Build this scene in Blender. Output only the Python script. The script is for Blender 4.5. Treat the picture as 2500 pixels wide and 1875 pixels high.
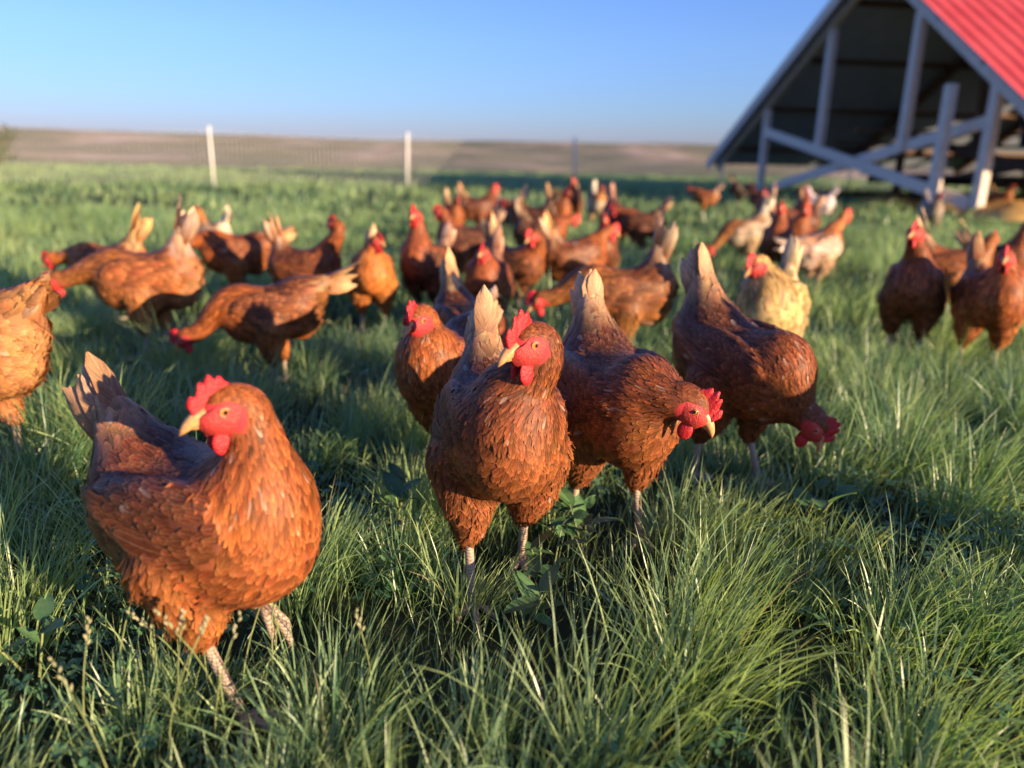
import bpy, math, random
import numpy as np
R = math.radians
for o in list(bpy.data.objects): bpy.data.objects.remove(o)
scene = bpy.context.scene
col = scene.collection
rng = np.random.default_rng(7)
random.seed(7)

# ------------------------------------------------------------------ camera
cam_d = bpy.data.cameras.new('camera')
cam = bpy.data.objects.new('camera', cam_d); col.objects.link(cam)
cam_d.sensor_width = 36; cam_d.lens = 27.05
cam_d.clip_start = 0.02; cam_d.clip_end = 12000
cam.location = (0, 0, 0.62)
from mathutils import Matrix
cam.rotation_euler = (Matrix.Rotation(R(90 - 16.4), 4, 'X') @ Matrix.Rotation(R(1.2), 4, 'Z')).to_euler()
cam_d.dof.use_dof = True; cam_d.dof.focus_distance = 1.06; cam_d.dof.aperture_fstop = 2.4
scene.camera = cam

# ------------------------------------------------------------------ sky, sun, exposure
SUN_AZ = math.atan2(0.79, -0.61)          # clockwise from +Y
SUN_EL = R(10.5)
w = bpy.data.worlds.new('World'); scene.world = w; w.use_nodes = True
nt = w.node_tree; nt.nodes.clear()
sky = nt.nodes.new('ShaderNodeTexSky'); sky.sky_type = 'NISHITA'; sky.sun_disc = False
sky.sun_elevation = SUN_EL; sky.sun_rotation = SUN_AZ
sky.altitude = 300; sky.air_density = 1.0; sky.dust_density = 0.5; sky.ozone_density = 5.0
bg = nt.nodes.new('ShaderNodeBackground'); bg.inputs[1].default_value = 0.10
wo = nt.nodes.new('ShaderNodeOutputWorld')
# rosy-violet band of the anti-twilight low over the whole horizon
tc_ = nt.nodes.new('ShaderNodeTexCoord'); sx_ = nt.nodes.new('ShaderNodeSeparateXYZ'); nt.links.new(tc_.outputs['Generated'], sx_.inputs[0])
rp_ = nt.nodes.new('ShaderNodeValToRGB'); el_ = rp_.color_ramp.elements
while len(el_) < 4: el_.new(.5)
for q_, (p_, c_) in zip(el_, [(0.01, (.79, .63, .90)), (.06, (.88, .76, .96)), (.13, (1.06, .87, 1.05)), (.32, (1.16, .92, 1.24))]): q_.position = p_; q_.color = (*c_, 1)
mx_ = nt.nodes.new('ShaderNodeMix'); mx_.data_type = 'RGBA'; mx_.blend_type = 'MULTIPLY'; mx_.inputs[0].default_value = 1
nt.links.new(sx_.outputs[2], rp_.inputs[0]); nt.links.new(sky.outputs[0], mx_.inputs[6]); nt.links.new(rp_.outputs[0], mx_.inputs[7])
nt.links.new(mx_.outputs[2], bg.inputs[0]); nt.links.new(bg.outputs[0], wo.inputs[0])
sl = bpy.data.lights.new('sun', 'SUN'); sl.energy = 5.0; sl.angle = R(0.6); sl.color = (1.0, 0.75, 0.47)
sun = bpy.data.objects.new('sun', sl); col.objects.link(sun)
sd = np.array([math.cos(SUN_EL) * math.sin(SUN_AZ), math.cos(SUN_EL) * math.cos(SUN_AZ), math.sin(SUN_EL)])
from mathutils import Vector
sun.rotation_euler = Vector(sd).to_track_quat('Z', 'Y').to_euler()
sun.location = (3, -3, 4)
vs = scene.view_settings
vs.view_transform = 'Standard'; vs.look = 'None'; vs.exposure = 1.25; vs.gamma = 1; vs.use_curve_mapping = False

# ------------------------------------------------------------------ helpers
def tag(o, label=None, cat=None, group=None, kind=None):
    if label: o['label'] = label
    if cat: o['category'] = cat
    if group: o['group'] = group
    if kind: o['kind'] = kind
    return o

def empty(name, loc=(0, 0, 0), rz=0, scale=1):
    o = bpy.data.objects.new(name, None); col.objects.link(o)
    o.location = loc; o.rotation_euler = (0, 0, rz); o.scale = (scale,) * 3
    o.empty_display_size = 0.05
    return o

def mesh_np(name, V, Q, attrs=None, smooth=True):
    """V (n,3), Q (m,3|4) int; attrs name -> (n,4) point colours"""
    me = bpy.data.meshes.new(name)
    V = np.asarray(V, np.float32); Q = np.asarray(Q, np.int32)
    k = Q.shape[1]; m = len(Q)
    me.vertices.add(len(V)); me.vertices.foreach_set('co', V.ravel())
    me.loops.add(m * k); me.loops.foreach_set('vertex_index', Q.ravel())
    me.polygons.add(m)
    me.polygons.foreach_set('loop_start', np.arange(0, m * k, k, dtype=np.int32))
    if smooth: me.polygons.foreach_set('use_smooth', np.ones(m, bool))
    me.update(calc_edges=True)
    for an, a in (attrs or {}).items():
        at = me.attributes.new(an, 'FLOAT_COLOR', 'POINT')
        at.data.foreach_set('color', np.asarray(a, np.float32).ravel())
    return me

def link(name, me, mat, parent=None):
    o = bpy.data.objects.new(name, me); col.objects.link(o)
    if mat is not None and not me.materials: me.materials.append(mat)
    if parent: o.parent = parent
    return o

class MB:
    """collects polygons for one mesh"""
    def __init__(s): s.v = []; s.f = []
    def add(s, V, F):
        b = len(s.v); s.v += [tuple(map(float, x)) for x in V]; s.f += [tuple(b + i for i in f) for f in F]
    def box(s, x0, x1, y0, y1, z0, z1):
        s.add([(x, y, z) for x in (x0, x1) for y in (y0, y1) for z in (z0, z1)],
              [(0, 1, 3, 2), (4, 6, 7, 5), (0, 4, 5, 1), (2, 3, 7, 6), (0, 2, 6, 4), (1, 5, 7, 3)])
    def bar(s, a, b, w, d, side):
        """rectangular bar from a to b; w across in the plane of 'side' x axis, d along side"""
        a = np.array(a, float); b = np.array(b, float); t = (b - a) / np.linalg.norm(b - a)
        sd_ = np.array(side, float); sd_ -= t * (sd_ @ t); sd_ /= np.linalg.norm(sd_); c = np.cross(t, sd_)
        V = []
        for p in (a, b):
            for i, j in ((-1, -1), (1, -1), (1, 1), (-1, 1)): V.append(p + c * i * w / 2 + sd_ * j * d / 2)
        s.add(V, [(3, 2, 1, 0), (4, 5, 6, 7), (0, 1, 5, 4), (1, 2, 6, 5), (2, 3, 7, 6), (3, 0, 4, 7)])
    def tube(s, pts, rad, n=8, cap=True, flat=1.0):
        pts = np.array(pts, float); rad = np.broadcast_to(np.asarray(rad, float), (len(pts),))
        T = np.gradient(pts, axis=0); T /= np.linalg.norm(T, axis=1)[:, None] + 1e-12
        up = np.array([0, 0, 1.]) if abs(T[0][2]) < .9 else np.array([1., 0, 0])
        V = []
        for p, t, r in zip(pts, T, rad):
            a = np.cross(up, t); a /= np.linalg.norm(a); b = np.cross(t, a); up = b
            for k in range(n):
                q = 2 * math.pi * k / n; V.append(p + a * r * math.cos(q) + b * r * flat * math.sin(q))
        F = []
        for i in range(len(pts) - 1):
            for k in range(n): F.append((i * n + k, i * n + (k + 1) % n, (i + 1) * n + (k + 1) % n, (i + 1) * n + k))
        if cap: F.append(tuple(range(n))[::-1]); F.append(tuple((len(pts) - 1) * n + k for k in range(n)))
        s.add(V, F)
    def mesh(s, name, smooth=False):
        me = bpy.data.meshes.new(name); me.from_pydata(s.v, [], s.f)
        if smooth: me.polygons.foreach_set('use_smooth', np.ones(len(me.polygons), bool))
        me.update(); return me

# ------------------------------------------------------------------ materials
def mat(name):
    m = bpy.data.materials.new(name); m.use_nodes = True
    n = m.node_tree; b = n.nodes['Principled BSDF']
    return m, n, b, n.nodes, n.links

def nz(n, scale, detail=4, rough=.55, coord=None, vec=None):
    t = n.nodes.new('ShaderNodeTexNoise'); t.inputs['Scale'].default_value = scale
    t.inputs['Detail'].default_value = detail; t.inputs['Roughness'].default_value = rough
    if vec is not None: n.links.new(vec, t.inputs['Vector'])
    return t

def ramp(n, fac, stops):
    r = n.nodes.new('ShaderNodeValToRGB'); e = r.color_ramp.elements
    while len(e) < len(stops): e.new(.5)
    for q, (p, c) in zip(e, stops): q.position = p; q.color = (*c, 1) if len(c) == 3 else c
    n.links.new(fac, r.inputs[0]); return r

def math_n(n, op, a, b=None, clamp=False):
    m = n.nodes.new('ShaderNodeMath'); m.operation = op; m.use_clamp = clamp
    for i, v in enumerate((a, b)):
        if v is None: continue
        if isinstance(v, (int, float)): m.inputs[i].default_value = v
        else: n.links.new(v, m.inputs[i])
    return m.outputs[0]

def mixc(n, fac, a, b, mode='MIX'):
    m = n.nodes.new('ShaderNodeMix'); m.data_type = 'RGBA'; m.blend_type = mode
    for i, v in ((0, fac), (6, a), (7, b)):
        if isinstance(v, (int, float)): m.inputs[i].default_value = v
        elif isinstance(v, tuple): m.inputs[i].default_value = (*v, 1)
        else: n.links.new(v, m.inputs[i])
    return m.outputs[2]

def bump(n, b, h, strength, dist):
    q = n.nodes.new('ShaderNodeBump'); q.inputs['Strength'].default_value = strength; q.inputs['Distance'].default_value = dist
    n.links.new(h, q.inputs['Height']); n.links.new(q.outputs[0], b.inputs['Normal'])

def objco(n):
    t = n.nodes.new('ShaderNodeTexCoord'); return t.outputs['Object']

def noisy(name, c1, c2, scale, rough=.7, bs=0.0, bd=.002, detail=5, spec=.3, bscale=None):
    m, n, b, N, L = mat(name)
    co = objco(n); t = nz(n, scale, detail, vec=co)
    r = ramp(n, t.outputs[0], [(.3, c1), (.7, c2)])
    L.new(r.outputs[0], b.inputs['Base Color']); b.inputs['Roughness'].default_value = rough
    b.inputs['Specular IOR Level'].default_value = spec
    if bs: bump(n, b, nz(n, bscale or scale * 3, 5, vec=co).outputs[0], bs, bd)
    return m

M = {}
# feathers
def feather_mat():
    m, n, b, N, L = mat('feather')
    ca = N.new('ShaderNodeAttribute'); ca.attribute_name = 'Col'
    fa = N.new('ShaderNodeAttribute'); fa.attribute_name = 'F'
    sp = N.new('ShaderNodeSeparateColor'); L.new(fa.outputs['Color'], sp.inputs[0])
    u, v, rn = sp.outputs[0], sp.outputs[1], sp.outputs[2]
    # fine barbs running obliquely from the shaft
    av = math_n(n, 'ABSOLUTE', math_n(n, 'SUBTRACT', v, .5))
    cb = N.new('ShaderNodeCombineXYZ')
    L.new(math_n(n, 'MULTIPLY', math_n(n, 'SUBTRACT', u, math_n(n, 'MULTIPLY', av, .5)), 40), cb.inputs[0])
    L.new(math_n(n, 'MULTIPLY', v, 3), cb.inputs[1]); L.new(math_n(n, 'MULTIPLY', rn, 91), cb.inputs[2])
    barb = nz(n, 1.0, 3, .6, vec=cb.outputs[0])
    edge = N.new('ShaderNodeMapRange'); edge.inputs[1].default_value = .30; edge.inputs[2].default_value = .5
    L.new(av, edge.inputs[0])
    tip = N.new('ShaderNodeMapRange'); tip.inputs[1].default_value = .75; tip.inputs[2].default_value = 1.0; L.new(u, tip.inputs[0])
    e = math_n(n, 'MAXIMUM', edge.outputs[0], tip.outputs[0])
    c = mixc(n, math_n(n, 'MULTIPLY', e, .55), ca.outputs['Color'], mixc(n, .42, ca.outputs['Color'], (.60, .27, .10)))
    sh = N.new('ShaderNodeMapRange'); sh.inputs[1].default_value = .05; sh.inputs[2].default_value = .015; L.new(av, sh.inputs[0])
    c = mixc(n, math_n(n, 'MULTIPLY', sh.outputs[0], .45), c, mixc(n, .6, ca.outputs['Color'], (.6, .36, .2)))
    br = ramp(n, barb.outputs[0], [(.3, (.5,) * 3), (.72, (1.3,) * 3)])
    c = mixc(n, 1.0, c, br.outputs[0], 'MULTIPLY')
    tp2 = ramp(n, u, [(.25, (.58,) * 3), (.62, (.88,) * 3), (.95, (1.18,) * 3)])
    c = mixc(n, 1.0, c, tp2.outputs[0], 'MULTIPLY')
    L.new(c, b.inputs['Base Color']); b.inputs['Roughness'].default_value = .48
    b.inputs['Specular IOR Level'].default_value = .22
    bump(n, b, barb.outputs[0], .35, .0006)
    return m
M['feather'] = feather_mat()

def body_mat():
    m, n, b, N, L = mat('body_skin')
    ca = N.new('ShaderNodeAttribute'); ca.attribute_name = 'Col'
    L.new(ca.outputs['Color'], b.inputs['Base Color']); b.inputs['Roughness'].default_value = .8
    bump(n, b, nz(n, 300, 3, vec=objco(n)).outputs[0], .4, .002)
    return m
M['body'] = body_mat()

def skin_mat(name, c1, c2, scale=260, rough=.45):
    m, n, b, N, L = mat(name)
    co = objco(n); t = nz(n, scale, 4, .6, vec=co)
    L.new(ramp(n, t.outputs[0], [(.3, c1), (.72, c2)]).outputs[0], b.inputs['Base Color'])
    b.inputs['Roughness'].default_value = rough
    b.inputs['Subsurface Weight'].default_value = .25; b.inputs['Subsurface Radius'].default_value = (.006, .0015, .001)
    b.inputs['Subsurface Scale'].default_value = .6
    vo = N.new('ShaderNodeTexVoronoi'); vo.inputs['Scale'].default_value = 620; L.new(co, vo.inputs['Vector'])
    bump(n, b, math_n(n, 'ADD', math_n(n, 'MULTIPLY', vo.outputs[0], .6), math_n(n, 'MULTIPLY', t.outputs[0], 2.0)), .5, .002)
    return m
M['comb'] = skin_mat('comb_skin', (.40, .007, .012), (.60, .022, .026))
M['face'] = skin_mat('face_skin', (.40, .016, .018), (.64, .075, .06), 420, .5)
M['beak'] = noisy('beak_horn', (.42, .20, .07), (.62, .36, .16), 130, .35)
M['iris'] = noisy('iris', (.55, .17, .02), (.7, .26, .03), 600, .1)
M['pupil'] = noisy('pupil', (.004, .004, .004), (.006, .005, .005), 10, .05, spec=.6)
M['tuft'] = noisy('ear_tuft_down', (.20, .08, .03), (.36, .17, .07), 500, .9, .6, .002)
M['lid'] = noisy('eyelid', (.5, .14, .08), (.62, .26, .14), 300, .5)

def shank_mat():
    m, n, b, N, L = mat('leg_scale')
    co = objco(n)
    wv = N.new('ShaderNodeTexWave'); wv.bands_direction = 'Z'; wv.inputs['Scale'].default_value = 75; wv.inputs['Distortion'].default_value = 3
    wv.inputs['Detail'].default_value = 2; L.new(co, wv.inputs['Vector'])
    r = ramp(n, wv.outputs[0], [(.1, (.27, .18, .11)), (.6, (.52, .40, .27))])
    L.new(mixc(n, nz(n, 60, 3, vec=co).outputs[0], r.outputs[0], (.40, .30, .22)), b.inputs['Base Color'])
    b.inputs['Roughness'].default_value = .5
    bump(n, b, wv.outputs[0], .6, .0015); return m
M['shank'] = shank_mat()

# ------------------------------------------------------------------ the ground
def ground_mat():
    m, n, b, N, L = mat('pasture_ground')
    geo = N.new('ShaderNodeNewGeometry'); P = geo.outputs['Position']
    ln = N.new('ShaderNodeVectorMath'); ln.operation = 'LENGTH'; L.new(P, ln.inputs[0]); d = ln.outputs['Value']
    t1 = nz(n, 9, 6, .65, vec=P); soil = ramp(n, t1.outputs[0], [(.3, (.018, .024, .012)), (.55, (.036, .048, .022)), (.75, (.07, .06, .035))])
    t2 = nz(n, .35, 6, .6, vec=P); field = ramp(n, t2.outputs[0], [(.3, (.045, .085, .028)), (.55, (.07, .115, .04)), (.75, (.115, .14, .06))])
    mr = N.new('ShaderNodeMapRange'); mr.inputs[1].default_value = 7; mr.inputs[2].default_value = 20; L.new(d, mr.inputs[0])
    c = mixc(n, mr.outputs[0], soil.outputs[0], field.outputs[0])
    # far rangeland: sage, dry grass and bare pinkish soil
    mp = N.new('ShaderNodeMapping'); L.new(P, mp.inputs[0]); mp.inputs['Scale'].default_value = (.008, .003, .02)
    t3 = nz(n, 1.0, 8, .62, vec=mp.outputs[0])
    rng_c = ramp(n, t3.outputs[0], [(.30, (.22, .235, .11)), (.43, (.29, .265, .14)), (.52, (.35, .30, .17)), (.58, (.52, .38, .25)), (.66, (.72, .57, .43))])
    t4 = nz(n, .03, 6, .7, vec=P)
    rc = mixc(n, .55, rng_c.outputs[0], mixc(n, 1.0, rng_c.outputs[0], ramp(n, t4.outputs[0], [(.35, (.45, .5, .4)), (.65, (1.3, 1.2, 1.15))]).outputs[0], 'MULTIPLY'))
    mr2 = N.new('ShaderNodeMapRange'); mr2.inputs[1].default_value = 34; mr2.inputs[2].default_value = 150; L.new(d, mr2.inputs[0])
    c = mixc(n, mr2.outputs[0], c, rc)
    L.new(c, b.inputs['Base Color']); b.inputs['Roughness'].default_value = .95; b.inputs['Specular IOR Level'].default_value = .1
    bump(n, b, t1.outputs[0], .6, .02); return m
M['ground'] = ground_mat()

def ground_z(x, y):
    r = np.hypot(x, y); a = np.arctan2(x, y)
    z = np.zeros_like(r)
    s = np.clip((r - 32) / 160, 0, 1); z -= 7.5 * s * s * (3 - 2 * s)
    s = np.clip((r - 300) / 2300, 0, 1); s = s * s * (3 - 2 * s)
    ridge = 50 - 12 * np.clip(a / 1.2, -1, 1) + 5 * np.sin(3.1 * a + 1) + 3 * np.sin(9.7 * a)
    z += s * ridge
    z += np.clip((r - 300) / 900, 0, 1) * (2.2 * np.sin(a * 23 + r * .004) + 1.2 * np.sin(a * 41 - r * .011) + .8 * np.sin(r * .017 + a * 7)) * (1 - np.clip((r - 1900) / 700, 0, 1) * .75)
    return z
def build_ground():
    rr = np.concatenate([[0], np.geomspace(.4, 7000, 150)]); na = 256
    aa = np.linspace(0, 2 * math.pi, na, endpoint=False)
    X = rr[:, None] * np.sin(aa); Y = rr[:, None] * np.cos(aa); Z = ground_z(X, Y)
    V = np.stack([X, Y, Z], -1).reshape(-1, 3)
    i = np.arange(len(rr) - 1)[:, None] * na; k = np.arange(na)[None]; k2 = (k + 1) % na
    Q = np.stack([i + k, i + k2, i + na + k2, i + na + k], -1).reshape(-1, 4)
    Q = np.flip(Q, 1)
    me = mesh_np('ground', V, Q); o = link('ground', me, M['ground']); tag(o, kind='structure'); return o
build_ground()

# ------------------------------------------------------------------ hens: implicit body, surface net, conforming feathers
def sd_ell(P, c, r, ax=None):
    q = P - c
    if ax is not None: q = q @ ax.T
    k0 = np.sqrt(((q / r) ** 2).sum(-1)) + 1e-9; k1 = np.sqrt(((q / (r * r)) ** 2).sum(-1)) + 1e-9
    return k0 * (k0 - 1) / k1
def smin(a, b, k):
    h = np.maximum(k - np.abs(a - b), 0) / k
    return np.minimum(a, b) - h * h * k * .25
def sd_balls(P, C, Rd):
    d = np.full(P.shape[:-1], 9., np.float32)
    for c, r in zip(C, Rd):
        q = P - c; d = np.minimum(d, np.sqrt((q * q).sum(-1)) - r)
    return d
nrm = lambda v: v / (np.linalg.norm(v, axis=-1, keepdims=True) + 1e-12)
f32 = lambda *a: np.array(a, np.float32)

class HenShape:
    def __init__(s, beta=0, head=(.13, 0, .155), yaw=0, hpitch=0, na=0., tail=58, feet=((.02, 0), (-.03, 0)), zc=.250, fat=1.0, taillen=1.0):
        b = R(beta); s.fb = f32(math.cos(b), 0, math.sin(b)); s.ub = f32(-math.sin(b), 0, math.cos(b)); s.C = f32(0, 0, zc)
        s.ax = np.stack([s.fb, f32(0, 1, 0), s.ub]); s.fat = fat; s.taillen = taillen
        y, p = R(yaw), R(hpitch)
        s.hf = f32(math.cos(p) * math.cos(y), math.cos(p) * math.sin(y), math.sin(p)); s.hs = f32(-math.sin(y), math.cos(y), 0); s.hu = np.cross(s.hf, s.hs)
        s.hax = np.stack([s.hf, s.hs, s.hu]); s.Hc = s.C + f32(*head)
        P0 = s.B(.085, 0, .04); P3 = s.Hc - s.hf * .016 - s.hu * .010; D = np.linalg.norm(P3 - P0)
        d0 = nrm(s.fb * (.22 + .73 * na) + s.ub * (1.0 - .8 * na)); d1 = nrm(s.hu * (.95 - .6 * na) + s.hf * (.1 + .8 * na))
        P1 = P0 + d0 * D * .38; P2 = P3 - d1 * D * .36
        t = np.linspace(0, 1, 22)[:, None]
        s.nc = ((1 - t) ** 3 * P0 + 3 * (1 - t) ** 2 * t * P1 + 3 * (1 - t) * t * t * P2 + t ** 3 * P3).astype(np.float32)
        s.nr = np.interp(t[:, 0], [0, .3, .6, .85, 1], [.058, .043, .0325, .0275, .0255]).astype(np.float32)
        s.nt = nrm(np.gradient(s.nc, axis=0))
        ta = R(tail); s.td = f32(-math.cos(ta), 0, math.sin(ta))
        s.T0 = s.B(-.105, 0, .035); k = np.linspace(0, 1, 10)[:, None]
        s.tc = (s.T0 + s.td * k * .100).astype(np.float32); s.tr = np.interp(k[:, 0], [0, .4, 1], [.056, .040, .019])
        s.feet = feet; s.hip = []; s.hock = []
        for sg, (fx, lift) in zip((1, -1), feet):
            hip = s.B(-.005, .048 * sg, -.04)
            if lift < .03:
                hock = f32(hip[0] - .012 + fx * .45, .047 * sg, .096 + lift)
            else:
                hock = f32(hip[0] - .005, .040 * sg, .112)
            s.hip.append(hip); s.hock.append(hock)
        s.thc = []; s.thr = []
        for h, k_ in zip(s.hip, s.hock):
            t = np.linspace(0, 1, 9)[:, None]; mid = (h + k_) / 2 + f32(.018, 0, 0)
            s.thc.append(((1 - t) ** 2 * h + 2 * (1 - t) * t * mid + t * t * k_).astype(np.float32)); s.thr.append(np.interp(t[:, 0], [0, .5, 1], [.055, .038, .0145]))
        w1 = R(8); Rw = np.array([[math.cos(w1), 0, math.sin(w1)], [0, 1, 0], [-math.sin(w1), 0, math.cos(w1)]], np.float32)
        s.wax = Rw @ s.ax
    def B(s, x, y, z): return s.C + s.fb * x + f32(0, y, 0) + s.ub * z
    def parts(s, P):
        f = s.fat
        t = sd_ell(P, s.B(-.005, 0, -.004), f32(.128, .079 * f, .082 * f), s.ax)
        t = smin(t, sd_ell(P, s.B(.062, 0, -.012), f32(.078, .072 * f, .078 * f), s.ax), .04)
        t = smin(t, sd_ell(P, s.B(-.10, 0, .020), f32(.072, .062 * f, .062), s.ax), .04)
        t = smin(t, sd_ell(P, s.B(-.078, 0, -.042), f32(.066, .060 * f, .055), s.ax), .04)
        wg = np.minimum(*[sd_ell(P, s.B(-.014, .066 * f * sg, .014), f32(.112, .021, .056), s.wax) for sg in (1, -1)])
        th = np.minimum(*[sd_balls(P, c, r) for c, r in zip(s.thc, s.thr)])
        return dict(torso=t, neck=sd_balls(P, s.nc, s.nr), head=sd_ell(P, s.Hc, f32(.032, .0212, .0262), s.hax), wing=wg, thigh=th, tail=sd_balls(P, s.tc, s.tr))
    def sdf(s, P, d=None):
        d = d or s.parts(P)
        r = smin(d['torso'], d['neck'], .030); r = smin(r, d['tail'], .03); r = smin(r, d['thigh'], .022)
        r = smin(r, d['head'], .010); r = smin(r, d['wing'], .016); return r
    def grad(s, P, e=.0015):
        g = []
        for i in range(3):
            q = np.zeros(3, np.float32); q[i] = e; g.append(s.sdf(P + q) - s.sdf(P - q))
        return nrm(np.stack(g, -1))
    def surface(s, h):
        pts = np.concatenate([s.nc, s.tc, *s.thc, s.Hc[None] + s.hf * .04, s.B(.15, 0, 0)[None], s.B(-.19, 0, 0)[None], s.B(0, 0, -.12)[None]])
        lo = np.minimum(pts.min(0) - .07, f32(-.2, -.13, .05)); hi = np.maximum(pts.max(0) + .07, f32(.2, .13, .3))
        lo[1] = min(lo[1] + .03, -.13); hi[1] = max(hi[1] - .03, .13)
        n = np.ceil((hi - lo) / h).astype(int) + 1
        g = np.stack(np.meshgrid(*[lo[i] + h * np.arange(n[i]) for i in range(3)], indexing='ij'), -1).astype(np.float32)
        f = s.sdf(g.reshape(-1, 3)).reshape(n)
        ins = f < 0
        cnt = np.zeros(n - 1, int); acc = np.zeros((*(n - 1), 3), np.float32); m = np.zeros(n - 1, np.float32)
        sl_ = lambda o: tuple(slice(o[i], o[i] + n[i] - 1) for i in range(3))
        cor = [(a, b, c) for a in (0, 1) for b in (0, 1) for c in (0, 1)]
        for c0 in cor:
            for ax in range(3):
                if c0[ax]: continue
                c1 = list(c0); c1[ax] = 1
                f0, f1 = f[sl_(c0)], f[sl_(c1)]
                cr = (f0 < 0) != (f1 < 0); t = np.where(cr, f0 / np.where(cr, f0 - f1, 1), 0)
                m += cr
                for k in range(3): acc[..., k] += cr * (c0[k] + (t if k == ax else 0))
        act = m > 0; idx = -np.ones(n - 1, int); idx[act] = np.arange(act.sum())
        ij = np.argwhere(act)
        V = lo + h * (ij + acc[act] / m[act][:, None]); V = V.astype(np.float32)
        Qs = []
        for ax in range(3):
            b_, c_ = (ax + 1) % 3, (ax + 2) % 3
            sA = [slice(1, n[i] - 1) for i in range(3)]; sA[ax] = slice(0, n[ax] - 1)
            sB = list(sA); sB[ax] = slice(1, n[ax])
            i0, i1 = ins[tuple(sA)], ins[tuple(sB)]
            e = np.argwhere(i0 != i1)
            off = np.array([1, 1, 1]); off[ax] = 0; e = e + off
            flip = ins[e[:, 0], e[:, 1], e[:, 2]]
            def at(db, dc):
                q = e.copy(); q[:, b_] -= db; q[:, c_] -= dc; return idx[q[:, 0], q[:, 1], q[:, 2]]
            q = np.stack([at(1, 1), at(0, 1), at(0, 0), at(1, 0)], 1)
            q[~flip] = q[~flip][:, ::-1]; Qs.append(q)
        Q = np.concatenate(Qs); Q = Q[(Q >= 0).all(1)]
        for _ in range(2):
            d = s.sdf(V); V = V - s.grad(V) * d[:, None]
        return V.astype(np.float32), Q

PAL = {
 'rust': dict(neck=(.31, .076, .016), breast=(.31, .076, .019), back=(.14, .036, .015), wing=(.21, .055, .018), tail=(.60, .34, .17), fluff=(.34, .115, .04), thigh=(.32, .095, .025)),
 'red': dict(neck=(.20, .047, .013), breast=(.25, .064, .017), back=(.105, .030, .016), wing=(.145, .038, .016), tail=(.58, .34, .18), fluff=(.27, .085, .032), thigh=(.23, .062, .02)),
 'dark': dict(neck=(.26, .065, .018), breast=(.17, .045, .018), back=(.085, .028, .016), wing=(.10, .032, .017), tail=(.52, .33, .20), fluff=(.2, .08, .04), thigh=(.16, .05, .02)),  # rust birds shaded by neighbours; that shade is put into the plumage colour
 'gold': dict(neck=(.37, .115, .024), breast=(.38, .115, .028), back=(.27, .075, .022), wing=(.32, .095, .025), tail=(.70, .50, .32), fluff=(.42, .18, .07), thigh=(.38, .13, .035)),
 'buff': dict(neck=(.58, .32, .11), breast=(.60, .37, .16), back=(.55, .33, .13), wing=(.56, .34, .14), tail=(.62, .46, .28), fluff=(.62, .42, .22), thigh=(.60, .38, .17)),
 'fawn': dict(neck=(.38, .13, .03), breast=(.40, .15, .045), back=(.36, .13, .04), wing=(.36, .12, .035), tail=(.42, .19, .07), fluff=(.42, .18, .07), thigh=(.40, .15, .05)),
 'pale': dict(neck=(.48, .17, .045), breast=(.62, .45, .32), back=(.50, .26, .13), wing=(.62, .48, .38), tail=(.78, .68, .54), fluff=(.72, .60, .46), thigh=(.6, .38, .22)),
 'white': dict(neck=(.75, .68, .58), breast=(.76, .70, .60), back=(.72, .66, .58), wing=(.74, .68, .6), tail=(.78, .72, .64), fluff=(.78, .72, .64), thigh=(.74, .66, .56)),
 'grey': dict(neck=(.42, .30, .20), breast=(.40, .35, .30), back=(.34, .30, .27), wing=(.36, .32, .29), tail=(.60, .52, .44), fluff=(.46, .40, .34), thigh=(.4, .33, .27)),
 'black': dict(neck=(.03, .022, .018), breast=(.022, .018, .016), back=(.016, .014, .014), wing=(.016, .014, .014), tail=(.02, .018, .018), fluff=(.03, .024, .02), thigh=(.024, .02, .018)),
}
SKIN = (.5, .03, .035)

def face_mask(S, P):
    """1 where the bare red face is"""
    q = (P - S.Hc) @ S.hax.T
    return ((q[:, 0] - .016) / .026) ** 2 + ((q[:, 2] + .005) / .0195) ** 2 < 1.0

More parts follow.
